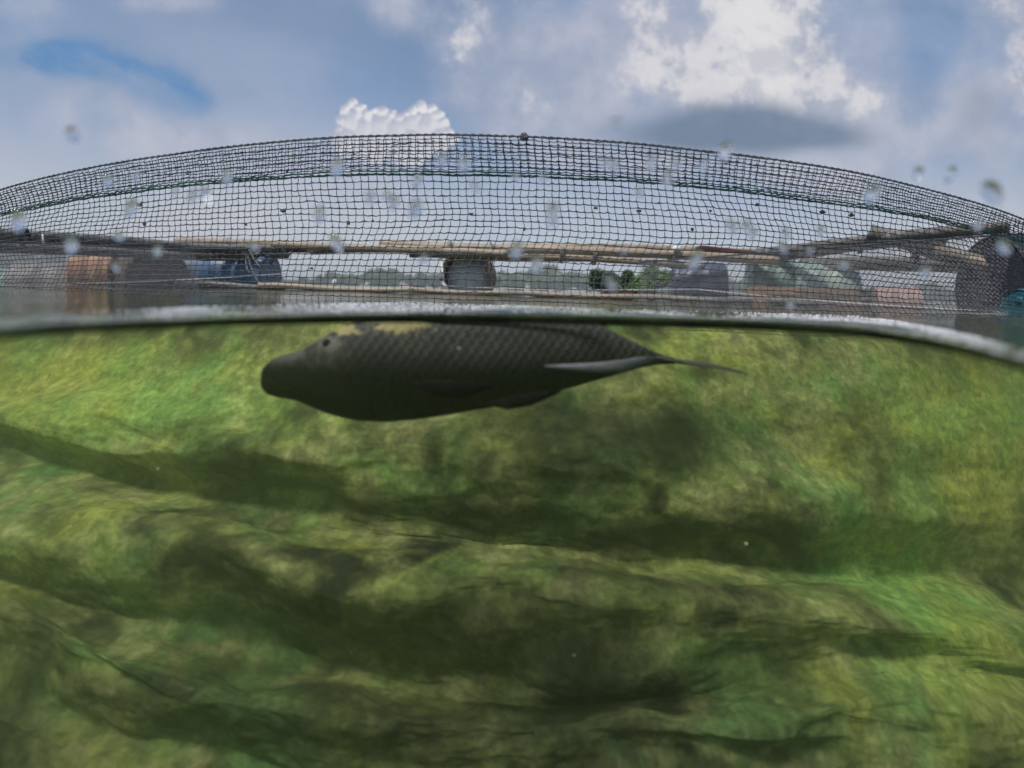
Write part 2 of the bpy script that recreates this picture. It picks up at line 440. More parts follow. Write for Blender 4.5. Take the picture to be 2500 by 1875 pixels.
bp = gg.n('ShaderNodeBump'); bp.inputs['Strength'].default_value = 0.45; bp.inputs['Distance'].default_value = 0.012
gg.put(bp.inputs['Height'], gg.add(gg.mul(n3, 0.5), gg.mul(n4, 0.35)))
gg.nt.links.new(bp.outputs[0], b.inputs['Normal'])
gg.nt.links.new(b.outputs[0], o.inputs[0])
M['algae'] = mt

# ------------------------------------------------------------------ water line of the port: the water stands off the lens in a shallow bulge
LIP = 0.009
_u = np.array([-1.25, -1.087, -0.7, -0.45, -0.2, 0.0, 0.25, 0.5, 0.7, 1.087, 1.25])
_py = np.array([822, 802, 778, 769, 765, 766, 772, 781, 793, 886, 930]) * 1.0
_yy = []
for u_, p_ in zip(_u, _py):
    q = P(1250 + u_ * F, p_, 1.0)          # ray slope
    s = -(q.z - CAM_Z)
    _yy.append((CAM_Z / (s + 0.02), q.x))
# the edge is a curve round the lens: distance d as a function of the ray slope u = x / y
_qs = np.array([q for d, q in _yy]); _dq = np.array([d for d, q in _yy])
U = np.concatenate([-np.geomspace(400, 1.36, 46), np.linspace(-1.35, 1.35, 541), np.geomspace(1.36, 400, 46)])
def _raw_d(u):
    return np.interp(u, np.concatenate([[-500, -4], _qs, [4, 500]]), np.concatenate([[0.10, 0.12], _dq, [0.12, 0.10]]))
def d_of(u):
    k = np.linspace(-0.16, 0.16, 17); wk = np.hanning(19)[1:-1]
    return sum(_raw_d(u + q) * w_ for q, w_ in zip(k, wk)) / wk.sum()
DU = d_of(U)
ds = np.concatenate([np.linspace(0, 0.02, 41), np.geomspace(0.025, 3.0, 60), np.geomspace(3.3, 900, 30)])
VU, VD = np.meshgrid(U, ds)
VY = DU[None, :] + VD * np.clip(1 / np.sqrt(1 + VU ** 2 / 30), 0.02, 1)
VX = VU * VY
_ss = lambda q: np.clip(q, 0, 1) ** 2 * (3 - 2 * np.clip(q, 0, 1))
tx = np.gradient(U * DU, U); ty = np.gradient(DU, U)
_cr = np.abs(U * ty - tx) / np.sqrt(tx ** 2 + ty ** 2)
VN = (VY - DU[None, :]) * _cr[None, :]
LIPX = (0.02 * DU)[None, :]; LW = LIPX * 1.13
VR = (VY - DU[None, :]) * 0.45 / DU[None, :]
def bump_z(vr, d, x):
    return 0.010 * (d / 0.45) * _ss(vr / 0.14) * (1 - _ss((vr - 0.16) / 0.45)) * (0.8 + 0.5 * fbm(x, x * 0, 77, 3, 5.0))
VZ = LIPX * 0.5 * ((1 - VN / LW) + np.sqrt((1 - VN / LW) ** 2 + 0.002)) * np.exp(-np.maximum(VN - LW, 0) / 0.003) + bump_z(VR, DU[None, :], VU) + 0.0012 * fbm(VX, VY, 3, 3, 4.0) * np.clip(VD / 0.05, 0, 1) * np.exp(-VD / 8)
V = np.stack([VX, VY, VZ], -1).reshape(-1, 3)
nx = len(U)
i = np.arange(len(ds) - 1)[:, None] * nx; j = np.arange(nx - 1)[None, :]
Fq = np.stack([i + j, i + j + 1, i + nx + j + 1, i + nx + j], -1).reshape(-1, 4)
w = mesh_obj('water', V, Fq, M['water'])
tag(w, 'calm grey-green pond surface meeting the lens in a curved water line', None, kind='structure')

# froth of small bubbles, added to give the water line its bright reflection
r = np.random.default_rng(99)
bm = bmesh.new(); bmesh.ops.create_icosphere(bm, subdivisions=1, radius=1.0)
iv = np.array([v.co[:] for v in bm.verts]); jf = np.array([[v.index for v in f_.verts] for f_ in bm.faces]); bm.free()
fq = r.uniform(-1.2, 1.2, 16000)
dens = np.clip(0.50 + 1.5 * fbm(fq, fq * 0, 98, 4, 7.0), 0.12, 1)
fq = fq[r.random(len(fq)) < dens * 0.95]
fdq = d_of(fq)
fs = CAM_Z / fdq - 0.02 - 0.0010 - 0.023 * r.random(len(fq)) ** 0.8      # how far behind the edge the bubble floats
fz = np.zeros_like(fs)
for _ in range(10):
    fy = (CAM_Z - fz) / fs; fz = bump_z((fy - fdq) * 0.45 / fdq, fdq, fq)
fx = fq * fy
_ok = (fy - fdq > 0.004) & (fy < 1.1)
fx, fy, fz = fx[_ok], fy[_ok], fz[_ok]
fr_ = (0.00045 + 0.0006 * r.random(len(fx)) ** 2) * np.clip(fy / 0.5, 0.3, 1.6)
V = (iv[None] * fr_[:, None, None] * np.array([1.3, 1.3, 0.8]) + np.stack([fx, fy, fz], 1)[:, None, :]).reshape(-1, 3)
Fq = (jf[None] + (np.arange(len(fx)) * len(iv))[:, None, None]).reshape(-1, 3)
M['foam_glint'] = pbr('foam_glint', (0.62, 0.64, 0.66), (0.76, 0.77, 0.79), 50, 0.4)
tag(mesh_obj('foam_glint', V, Fq, M['foam_glint']), 'thin line of pale froth added as bright sky reflection along the water line', None, kind='stuff')

# dark strip added along the near edge for the shade of the meniscus
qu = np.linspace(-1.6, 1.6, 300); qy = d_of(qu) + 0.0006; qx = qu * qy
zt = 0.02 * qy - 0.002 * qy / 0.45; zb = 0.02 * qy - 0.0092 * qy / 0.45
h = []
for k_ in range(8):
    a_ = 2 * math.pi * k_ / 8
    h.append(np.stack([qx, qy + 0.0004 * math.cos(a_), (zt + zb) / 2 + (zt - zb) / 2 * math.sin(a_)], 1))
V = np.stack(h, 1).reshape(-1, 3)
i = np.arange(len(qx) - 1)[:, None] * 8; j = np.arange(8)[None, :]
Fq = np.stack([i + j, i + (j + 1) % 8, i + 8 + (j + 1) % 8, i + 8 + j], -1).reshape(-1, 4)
M['meniscus_shade'] = pbr('meniscus_shade', (0.006, 0.010, 0.004), (0.014, 0.022, 0.008), 40, 0.8, spec=0.1)
tag(mesh_obj('meniscus_shade', V, Fq, M['meniscus_shade']), 'thin dark green strip added as meniscus shade along the near edge of the water', None, kind='stuff')

# body of murky water (volume only), its near face follows the water line
sel = np.abs(U) < 300; xs, Yf = (U * DU)[sel], DU[sel]; nx_ = len(xs); xf = np.linspace(-60, 60, nx_)
top = np.stack([xs, Yf, np.full(nx_, -0.0015)], 1); bot = np.stack([xs, Yf, np.full(nx_, -3.2)], 1)
ft = np.stack([xf, np.full(nx_, 60.0), np.full(nx_, -0.0015)], 1); fb = np.stack([xf, np.full(nx_, 60.0), np.full(nx_, -3.2)], 1)
k = nx_
V = np.vstack([top, bot, ft, fb]); a = np.arange(k - 1)
Fq = np.vstack([np.stack([a, a + k, a + k + 1, a + 1], 1), np.stack([a, a + 1, a + 2 * k + 1, a + 2 * k], 1),
                np.stack([a + 2 * k, a + 2 * k + 1, a + 3 * k + 1, a + 3 * k], 1), np.stack([a + k, a + 3 * k, a + 3 * k + 1, a + k + 1], 1),
                [[0, 2 * k, 3 * k, k]], [[k - 1, 2 * k - 1, 4 * k - 1, 3 * k - 1]]])
hz_o = mesh_obj('murky_water', V, Fq, M['murk'], smooth=False)
tag(hz_o, 'cloudy green pond water below the surface', None, kind='stuff')

# pond bed
nb = 60
bx = np.concatenate([-np.geomspace(800, 1, nb // 2), np.geomspace(1, 800, nb // 2)])
by = np.concatenate([[-60, -20, -5], np.geomspace(0.5, 900, nb)])
BX, BY = np.meshgrid(bx, by)
BZ = -2.6 + 0.15 * fbm(BX, BY, 11, 4, 0.5)
V = np.stack([BX, BY, BZ], -1).reshape(-1, 3); nx2 = len(bx)
i = np.arange(len(by) - 1)[:, None] * nx2; j = np.arange(nx2 - 1)[None, :]
Fq = np.stack([i + j, i + j + 1, i + nx2 + j + 1, i + nx2 + j], -1).reshape(-1, 4)
tag(mesh_obj('pond_bed', V, Fq, M['mud']), kind='structure')

# ------------------------------------------------------------------ net pen
net = thing('net_pen', 'dark square-mesh cage net standing above the water, its lower half furred with algae', 'net', (0, 1.2, 0))
NET0 = Vector((0, 1.2, 0))
def netpos(s, t):
    """s: metres along the wall, t: 0 at the water .. 1 at the rim"""
    s = np.asarray(s, float); t = np.asarray(t, float)
    H = 0.421 - 0.118 * (s / 1.7) ** 2 + 0.004 * fbm(s, 0 * s, 5, 2, 1.3)
    H = np.maximum(H, 0.2)
    z = -0.02 + (H + 0.02) * t
    y = 1.2 + 0.115 * s * s + 0.05 * np.sin(t * np.pi) + 0.03 * fbm(s, t, 8, 3, 1.5) - 0.02 * t
    lean = 0.085 * np.sin((t - 0.35) * 4.2) * np.exp(-((t - 0.35) / 0.30) ** 2) * np.tanh(s * 0.9 + 0.6)
    x = s + lean + 0.022 * fbm(s, t * 1.4, 21, 3, 1.8) + 0.05 * (0.5 - t) * np.sin(s * 1.3)
    z = z + 0.010 * fbm(s * 1.3, t * 2, 33, 3, 2.0) * np.sin(np.pi * np.clip(t, 0, 1))
    return x, y, z
cell = 0.0205
ss = np.arange(-2.5, 2.5, cell)
tt = np.linspace(-0.05, 1.0, 28)
def strands(ss, tt, off=(0, 0, 0), jit=0.0010, rh=0.00140, rv=0.00095, rows=None, cols=True, seed=1):
    r = np.random.default_rng(seed)
    SS, TT = np.meshgrid(ss, tt)                     # rows x cols
    X, Y, Z = netpos(SS, TT)
    Pn = np.stack([X, Y, Z], -1) + np.array(off)
    Pn += r.normal(0, jit, Pn.shape) * np.array([1, 0.6, 0.8])
    Pn -= np.array(NET0)
    h = MB()
    for ri in (range(len(tt)) if rows is None else rows):
        row = Pn[ri]
        # zig-zag knots: an extra point between two knots
        mid = (row[:-1] + row[1:]) / 2 + r.normal(0, 0.0006, row[:-1].shape)
        mid[:, 2] -= 0.0011 * (1 + r.random(len(mid)))
        pts = np.empty((len(row) * 2 - 1, 3)); pts[0::2] = row; pts[1::2] = mid
        rr = np.where(np.arange(len(pts)) % 2 == 0, rh * 1.3, rh * 0.85) * (1 + 0.15 * r.normal(0, 1, len(pts)))
        h.tube(pts, np.clip(rr, 0.0007, 0.003), 5, cap=False)
    if cols:
        for ci in range(len(ss)):
            col = Pn[:, ci]
            mid = (col[:-1] + col[1:]) / 2 + r.normal(0, 0.0009, col[:-1].shape)
            pts = np.empty((len(col) * 2 - 1, 3)); pts[0::2] = col; pts[1::2] = mid
            h.tube(pts, rv, 4, cap=False)
    return h
strands(ss, tt).build('net_mesh', M['twine'], net)
# the folded-over hem behind, with its teal selvedge
tf = np.linspace(0.835, 0.99, 9)
strands(ss + cell * 0.12, tf, (0, 0.012, 0.001), rh=0.0012, rv=0.0009, seed=2).build('folded_hem', M['twine'], net)
strands(ss, np.array([0.806, 0.824]), (0, 0.010, 0), jit=0.001, rh=0.0024, cols=False, seed=3).build('selvedge_cord', M['teal_twine'], net)
# rim rope, lumpy from the twine wound on it
sr = np.arange(-2.5, 2.5, 0.004)
X, Y, Z = netpos(sr, np.ones_like(sr) * 1.003)
h = MB(); h.tube(np.stack([X, Y + 0.004, Z + 0.0012 * np.abs(np.sin(sr * np.pi / cell))], -1) - np.array(NET0), 0.0026 + 0.0009 * np.sin(sr * 2 * np.pi / cell), 6)
h.build('rim_rope', M['twine'], net)

# snagged bits of weed and film on the mesh
def lump(c, r, seed, squash=(1, 0.4, 0.8)):
    bm = bmesh.new(); bmesh.ops.create_icosphere(bm, subdivisions=2, radius=1.0)
    rr = random.Random(seed)
    ph = [rr.random() * 6 for _ in range(3)]
    V = []
    for v in bm.verts:
        q = v.co; kk = 1 + 0.28 * math.sin(3 * q.x + ph[0]) + 0.22 * math.sin(4 * q.z + ph[1]) + 0.18 * math.sin(5 * q.y + q.x * 3 + ph[2])
        V.append((c[0] + q.x * r * squash[0] * kk, c[1] + q.y * r * squash[1] * kk, c[2] + q.z * r * squash[2] * kk))
    Fc = [[v.index for v in f.verts] for f in bm.faces]
    bm.free()
    return V, Fc
flecks = [(340, 500, 9), (352, 547, 7), (690, 515, 8), (600, 548, 6), (1280, 560, 6), (1455, 508, 6), (1560, 515, 7), (1735, 515, 6), (1690, 560, 7), (1850, 500, 8), (2010, 517, 9),
          (2080, 525, 9), (1915, 565, 6), (1280, 335, 16), (910, 540, 5), (1150, 522, 6), (1010, 460, 5), (2120, 470, 8), (700, 420, 5), (1600, 640, 6), (760, 655, 5), (850, 545, 7), (1770, 400, 6)]
for k, (px, py, r_) in enumerate(flecks):
    q = P(px, py, 1.0); d = 1.2
    for _ in range(12):
        d = 1.2 + 0.115 * (q.x * d) ** 2 + 0.03
    c = P(px, py, d - 0.004) - NET0
    V, Fc = lump(c, r_ / F * d * 0.6, k, (1.3, 0.4, 0.8))
    mesh_obj('snagged_weed', V, Fc, M['debris'], net)

# the submerged, algae-furred part: a sagging bag with folds
bands = [  # top edge and bottom edge of each fold face, image rows at px
    (0, 400, 800, 1250, 1700, 2150, 2600),
]
PX = np.array([-900, -300, 0, 400, 800, 1250, 1700, 2150, 2500, 2900, 3500.0])
# rows: (row name, photo row at each PX, depth at each PX)
rows = [
    ('net',  [760, 760, 760, 757, 757, 757, 757, 757, 760, 760, 760], [1.95, 1.75, 1.54, 1.39, 1.28, 1.235, 1.28, 1.39, 1.52, 1.75, 1.95]),
    ('w1',   [850, 850, 850, 840, 830, 840, 850, 850, 850, 850, 850], [1.9, 1.6, 1.38, 1.25, 1.16, 1.12, 1.16, 1.27, 1.42, 1.6, 1.8]),
    ('a_hi', [960, 990, 1040, 1105, 1150, 1185, 1255, 1315, 1340, 1400, 1450], [1.5, 1.25, 1.12, 1.00, 0.95, 0.92, 0.95, 1.05, 1.2, 1.3, 1.5]),
    ('a_lo', [1020, 1060, 1120, 1190, 1275, 1315, 1375, 1425, 1440, 1480, 1500], [1.55, 1.32, 1.18, 1.07, 1.03, 1.00, 1.03, 1.10, 1.2, 1.3, 1.5]),
    ('b_hi', [1180, 1220, 1280, 1320, 1390, 1450, 1495, 1500, 1540, 1600, 1700], [1.2, 1.0, 0.88, 0.82, 0.78, 0.76, 0.78, 0.84, 0.95, 1.1, 1.2]),
    ('b_lo', [1310, 1370, 1430, 1530, 1660, 1750, 1680, 1600, 1620, 1700, 1800], [1.25, 1.08, 0.95, 0.90, 0.87, 0.86, 0.84, 0.87, 0.95, 1.1, 1.2]),
    ('c_hi', [1400, 1480, 1520, 1680, 1780, 1800, 1760, 1780, 1800, 1850, 1900], [1.0, 0.82, 0.72, 0.67, 0.66, 0.66, 0.67, 0.70, 0.8, 0.9, 1.0]),
    ('c_lo', [1520, 1600, 1700, 1850, 1930, 1950, 1930, 1900, 1900, 1950, 2000], [1.05, 0.88, 0.79, 0.74, 0.72, 0.70, 0.71, 0.74, 0.8, 0.9, 1.0]),
    ('d',    [1700, 1750, 1850, 1980, 2050, 2080, 2080, 2070, 2050, 2100, 2200], [0.8, 0.70, 0.65, 0.63, 0.62, 0.62, 0.62, 0.64, 0.68, 0.8, 0.9]),
    ('e',    [3300] * 11, [0.9, 0.8, 0.75, 0.72, 0.70, 0.70, 0.70, 0.72, 0.75, 0.8, 0.9]),
]
NU = 560
ux = np.linspace(-900, 3500, NU)
ctrl = []
for nm, ys, dd in rows:
    yy_ = np.interp(ux, PX, ys); d_ = np.interp(ux, PX, dd)
    kk = np.hanning(61); kk /= kk.sum()
    pad = lambda a: np.convolve(np.pad(a, 30, mode='edge'), kk, mode='valid')
    yy_, d_ = pad(yy_), pad(d_)
    ctrl.append(np.array([list(P(a_, b_, c_)) for a_, b_, c_ in zip(ux, yy_, d_)]))
ctrl = np.array(ctrl)                                # rows x NU x 3
ctrl[0, :, 2] = 0.0
t_ctrl = np.array([0, 1.2, 3.2, 4.0, 5.4, 6.3, 7.6, 8.2, 9.2, 10.5])
NV = 520
tv = np.linspace(0, 10.5, NV)
idx = np.clip(np.searchsorted(t_ctrl, tv, side='right') - 1, 0, len(t_ctrl) - 2)
f = (tv - t_ctrl[idx]) / (t_ctrl[idx + 1] - t_ctrl[idx]); f = f
GRID = ctrl[idx] * (1 - f)[:, None, None] + ctrl[idx + 1] * f[:, None, None]
kk = np.hanning(85); kk /= kk.sum()
sm0 = np.apply_along_axis(lambda a_: np.convolve(np.pad(a_, 42, mode='edge'), kk, mode='valid'), 0, GRID.reshape(NV, -1)).reshape(GRID.shape)
wt = np.clip((tv - 0.4) / 0.8, 0, 1)[:, None, None]
GRID = GRID * (1 - wt) + sm0 * wt
# fold wander and shag
UU, TV = np.meshgrid(ux / 400, tv)
damp = np.clip(tv / 3.0, 0, 1)[:, None]
GRID[..., 2] += damp * (0.030 * fbm(UU, TV, 41, 2, 1.0) + 0.006 * fbm(UU, TV, 42, 2, 3.0) + 0.0022 * fbm(UU, TV, 43, 2, 14.0))
GRID[..., 1] += damp ** 2 * (0.04 * fbm(UU, TV, 44, 2, 1.3) + 0.006 * fbm(UU, TV, 45, 2, 5.0) + 0.0015 * fbm(UU, TV, 46, 2, 18.0))
V = GRID.reshape(-1, 3) - np.array(NET0)
i = np.arange(NV - 1)[:, None] * NU; j = np.arange(NU - 1)[None, :]
Fq = np.stack([i + j, i + j + 1, i + NU + j + 1, i + NU + j], -1).reshape(-1, 4)
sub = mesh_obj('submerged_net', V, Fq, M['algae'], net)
sub['label'] = 'sagging underwater net folds furred with green algae'

# ------------------------------------------------------------------ fish
def fish():
    D = 0.60
    # stations: px, top row, bottom row, half width factor (depth direction)
    st = [(637, 920, 932, 0.4), (640, 906, 944, 0.6), (646, 894, 954, 0.75), (658, 881, 963, 0.85), (680, 869, 970, 0.9), (710, 861, 974, 0.92), (735, 854, 979, 0.92), (765, 838, 992, 0.95), (800, 815, 1006, 0.95), (840, 794, 1017, 0.95), (885, 776, 1026, 0.95),
          (950, 768, 1029, 0.9), (1030, 767, 1022, 0.88), (1120, 768, 1008, 0.85), (1220, 768, 990, 0.8), (1320, 771, 966, 0.72), (1400, 776, 945, 0.66),
          (1470, 797, 925, 0.6), (1530, 826, 908, 0.55), (1580, 850, 894, 0.5), (1620, 868, 889, 0.45), (1650, 874, 890, 0.35)]
    pxs = np.array([s[0] for s in st], float)
    N = 90
    u = np.linspace(0, 1, N); u = 0.5 * u + 0.5 * (u ** 1.4)
    q = 640 + (1650 - 640) * u
    q = q - 3; q = np.sort(np.concatenate([q, [638, 639.5, 641, 643.5, 647, 654]]))
    tp = np.interp(q, pxs, [s[1] for s in st]); bt = np.interp(q, pxs, [s[2] for s in st]); wf = np.interp(q, pxs, [s[3] for s in st])
    k = np.hanning(5); k /= k.sum()
    sm_ = lambda a_: np.concatenate([a_[:2], np.convolve(a_, k, 'valid'), a_[-2:]])
    tp, bt, wf = sm_(tp), sm_(bt), sm_(wf)
    ns = 48; V = []
    for i_, qx in enumerate(q):
        dd = D + 0.06 * ((qx - 640) / 1010.0)                   # tail a little farther off
        T = P(qx, tp[i_], dd); B = P(qx, bt[i_], dd); c_ = (T + B) / 2; h_ = (T - B).length / 2
        w_ = h_ * wf[i_] * 0.62
        for s_ in range(ns):
            a_ = 2 * math.pi * s_ / ns
            ca, sa = math.cos(a_), math.sin(a_)
            e = 0.9
            yy_ = math.copysign(abs(sa) ** e, sa) * w_
            zz_ = math.copysign(abs(ca) ** e, ca) * h_
            V.append((c_.x, c_.y + yy_, c_.z + zz_))
    n = len(q); Fq = []
    for i_ in range(n - 1):
        for s_ in range(ns):
            k2 = (s_ + 1) % ns
            Fq.append((i_ * ns + s_, i_ * ns + k2, (i_ + 1) * ns + k2, (i_ + 1) * ns + s_))
    Fq.append(tuple(range(ns))[::-1]); Fq.append(tuple((n - 1) * ns + s_ for s_ in range(ns)))
    return V, Fq
base = P(1100, 890, 0.624); KF = 1.2
fish_o = thing('fish', 'dark scaly carp-like fish with yellow nape patches drifting just under the water line', 'fish', base)
# skin
mt, gg, o = newmat('fish_skin')
b = gg.n('ShaderNodeBsdfPrincipled')
tcn = gg.n('ShaderNodeTexCoord'); v = tcn.outputs['Object']
X_, Y_, Z_ = gg.sep(v)
# scale rows: offset brick-like voronoi
vv_ = gg.div(gg.add(Z_, gg.mul(X_, 0.10)), 0.0098)
row_ = gg.math('FLOOR', vv_)
uu_ = gg.add(gg.div(gg.add(X_, gg.mul(gg.noise(v, 12, 2, 0.5), 0.006)), 0.0125), gg.mul(gg.math('MODULO', gg.math('ABSOLUTE', row_), 2.0), 0.5))
fu = gg.math('FRACT', uu_); fv = gg.sub(gg.math('FRACT', vv_), 0.5)
dd_ = gg.add(fu, gg.mul(gg.mul(fv, fv), 1.4))
scl = gg.sub(1.0, gg.mul(gg.ramp(dd_, 0.25, 0.72), gg.ramp(dd_, 0.80, 1.05, 1.0, 0.0)))
headm = gg.ramp(gg.add(X_, gg.mul(gg.sub(gg.noise(v, 40, 3, 0.5), 0.5), 0.05)), -0.150, -0.095)
scl = gg.sub(1.0, gg.mul(gg.sub(1.0, scl), headm))
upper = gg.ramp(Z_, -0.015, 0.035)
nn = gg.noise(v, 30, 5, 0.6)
belly_shade = (0.004, 0.004, 0.005)  # shade under the body painted into the skin colour
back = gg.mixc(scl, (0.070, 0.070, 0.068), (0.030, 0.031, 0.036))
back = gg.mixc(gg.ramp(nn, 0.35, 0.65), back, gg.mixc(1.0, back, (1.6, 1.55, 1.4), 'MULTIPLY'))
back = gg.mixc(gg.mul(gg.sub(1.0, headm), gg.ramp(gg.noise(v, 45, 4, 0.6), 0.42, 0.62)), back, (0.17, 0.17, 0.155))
body = gg.mixc(upper, belly_shade, back)
p1 = P(985, 795, 0.588) - base
def patch(p, rx, rz, amp):
    a1 = gg.div(gg.sub(X_, p.x), rx); b1 = gg.div(gg.sub(Z_, p.z), rz)
    r = gg.math('SQRT', gg.add(gg.mul(a1, a1), gg.mul(b1, b1)))
    return gg.ramp(gg.add(gg.sub(1.0, r), gg.mul(gg.sub(gg.noise(v, 90, 4, 0.6), 0.5), amp)), 0.0, 0.45)
ya = gg.mx(patch(p1, 0.040, 0.012, 3.4), patch(P(835, 806, 0.588) - base, 0.026, 0.008, 2.8))
ya = gg.mx(ya, gg.mul(patch(P(930, 785, 0.588) - base, 0.036, 0.006, 2.8), 0.7))
body = gg.mixc(gg.mul(ya, 0.9), body, (0.38, 0.34, 0.15))
gg.put(b.inputs['Base Color'], body)
b.inputs['Roughness'].default_value = 0.6
b.inputs['Specular IOR Level'].default_value = 0.2
bp = gg.n('ShaderNodeBump'); bp.inputs['Strength'].default_value = 0.25; bp.inputs['Distance'].default_value = 0.002
gg.put(bp.inputs['Height'], gg.sub(1.0, scl)); gg.nt.links.new(bp.outputs[0], b.inputs['Normal'])
gg.nt.links.new(b.outputs[0], o.inputs[0])
M['fish_skin'] = mt
M['fin'] = pbr('fin', (0.11, 0.12, 0.13), (0.17, 0.18, 0.19), 60, 0.5, 0.3, stretch=(1, 1, 6))
M['dark_fin'] = pbr('dark_fin', (0.006, 0.006, 0.006), (0.012, 0.012, 0.011), 60, 0.9, 0.3, spec=0.05)
M['tail_skin'] = pbr('tail_skin', (0.03, 0.034, 0.03), (0.05, 0.055, 0.05), 60, 0.7)
M['dark_skin'] = pbr('dark_skin', (0.016, 0.016, 0.020), (0.034, 0.034, 0.036), 60, 0.6, 0.1)
M['eye'] = pbr('eye', (0.004, 0.004, 0.004), (0.01, 0.008, 0.006), 60, 0.12)
M['iris'] = pbr('iris', (0.22, 0.20, 0.12), (0.30, 0.27, 0.16), 60, 0.3)
V, Fq = fish()
V = np.array(V) - np.array(base)
FISHV = V.copy()
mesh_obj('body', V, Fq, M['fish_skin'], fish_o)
def fin(name, pts, thick, mat, nr=14):
    """pts: outline (list of Vectors, world) fan-filled with a thin wedge section"""
    pts = [Vector(p) - base for p in pts]
    c_ = sum(pts, Vector()) / len(pts)
    nrm = Vector((0, 1, 0))
    bm = bmesh.new()
    a_ = [bm.verts.new(p) for p in pts]
    f_ = bm.faces.new(a_)
    bm.normal_update()
    r = bmesh.ops.extrude_face_region(bm, geom=[f_])
    vs = [x for x in r['geom'] if isinstance(x, bmesh.types.BMVert)]
    for x in vs: x.co += f_.normal * thick
    bmesh.ops.recalc_face_normals(bm, faces=bm.faces[:])
    bmesh.ops.triangulate(bm, faces=bm.faces[:])
    me = bpy.data.meshes.new(name); bm.to_mesh(me); bm.free(); me.materials.append(mat)
    ob = bpy.data.objects.new(name, me); COL.objects.link(ob); ob.parent = fish_o
    return ob
# caudal fin seen nearly edge-on, twisted away
def strip(name, path, h0, mat, thick=0.0012):
    """ribbon-like fin with rounded edge: path of (px,py,depth), half heights"""
    mb = MB(); n = len(path)
    pts = np.array([list(P(p[0], p[1], p[2] * KF) - base) for p in path]); h0 = [(a_ * KF, b_ * KF) for a_, b_ in h0]
    sec = []
    for (p, (dz, dy)) in zip(pts, h0):
        ring = []
        for k in range(8):
            a_ = 2 * math.pi * k / 8
            ring.append(p + np.array([0, math.cos(a_) * dy + math.sin(a_) * thick * 0.2, math.sin(a_) * dz]))
        sec.append(ring)
    V = np.array(sec).reshape(-1, 3); Fq = []
    for i_ in range(n - 1):
        for s_ in range(8):
            k2 = (s_ + 1) % 8
            Fq.append((i_ * 8 + s_, i_ * 8 + k2, (i_ + 1) * 8 + k2, (i_ + 1) * 8 + s_))
    Fq.append(tuple(range(8))[::-1]); Fq.append(tuple((n - 1) * 8 + s_ for s_ in range(8)))
    return mesh_obj(name, V, Fq, mat, fish_o)
strip('tail_fin', [(1600, 872, 0.548), (1640, 880, 0.552), (1680, 886, 0.558), (1720, 891, 0.566), (1760, 897, 0.575), (1800, 905, 0.585)],
      [(0.0042, 0.003), (0.0032, 0.008), (0.0020, 0.018), (0.0013, 0.026), (0.0008, 0.03), (0.0003, 0.028)], M['tail_skin'])
strip('dorsal_fin', [(980, 770, 0.50), (1080, 764, 0.502), (1200, 764, 0.508), (1320, 767, 0.514), (1420, 775, 0.52), (1480, 795, 0.524)],
      [(0.002, 0.001), (0.0035, 0.0018), (0.0035, 0.0018), (0.0035, 0.0016), (0.003, 0.0014), (0.0008, 0.0005)], M['dark_fin'])
strip('anal_fin', [(1330, 893, 0.478), (1400, 896, 0.472), (1460, 897, 0.47), (1520, 892, 0.475), (1570, 880, 0.49), (1600, 874, 0.51)],
      [(0.0008, 0.001), (0.0032, 0.0014), (0.0050, 0.0014), (0.0058, 0.0013), (0.0042, 0.001), (0.001, 0.0006)], M['fin'])
strip('pelvic_fin', [(1180, 985, 0.47), (1240, 985, 0.466), (1300, 975, 0.464), (1370, 955, 0.466)],
      [(0.001, 0.001), (0.006, 0.0014), (0.006, 0.0012), (0.0008, 0.0006)], M['dark_fin'])
strip('pectoral_fin', [(1000, 935, 0.447), (1060, 945, 0.438), (1130, 950, 0.432), (1200, 945, 0.43)],
      [(0.002, 0.001), (0.007, 0.0012), (0.008, 0.0010), (0.001, 0.0006)], M['dark_fin'])
def skin(px, py, off=0.0015):
    """nearest point of the flank towards the lens for a photo pixel"""
    d_ = np.array(P(px, py, 1.0)) - np.array([0, 0, CAM_Z]); d_ /= np.linalg.norm(d_)
    rel = FISHV + np.array(base) - np.array([0, 0, CAM_Z])
    al = rel @ d_; perp = np.linalg.norm(rel - al[:, None] * d_, axis=1)
    near = np.argsort(perp)[:24]; near = near[al[near] < al[near].min() + 0.02]
    return d_ * (al[near].mean() - off) + np.array([0, 0, CAM_Z]) - np.array(base)
for (px, py, r_) in [(800, 838, 0.0062)]:
    c_ = Vector(skin(px, py, -0.003))
    bm = bmesh.new(); bmesh.ops.create_uvsphere(bm, u_segments=20, v_segments=12, radius=r_)
    bmesh.ops.translate(bm, verts=bm.verts[:], vec=c_)
    me = bpy.data.meshes.new('eye'); bm.to_mesh(me); bm.free(); me.materials.append(M['eye'])
    e_ = bpy.data.objects.new('eye', me); COL.objects.link(e_); e_.parent = fish_o
    hh = MB(); th = np.linspace(0, 2 * np.pi, 25)
    hh.tube(np.stack([c_.x + np.cos(th) * r_ * 0.95, np.full(25, c_.y - r_ * 0.2), c_.z + np.sin(th) * r_ * 0.95], 1), r_ * 0.14, 6, cap=False)
    hh.build('iris', M['iris'], e_)
for nm, pts_, r_ in [('mouth', [(652, 925), (668, 938), (690, 948), (712, 950)], 0.0011)]:
    h = MB(); h.tube(np.array([skin(*q) for q in pts_]), r_, 6); h.build(nm, M['dark_fin'], fish_o)

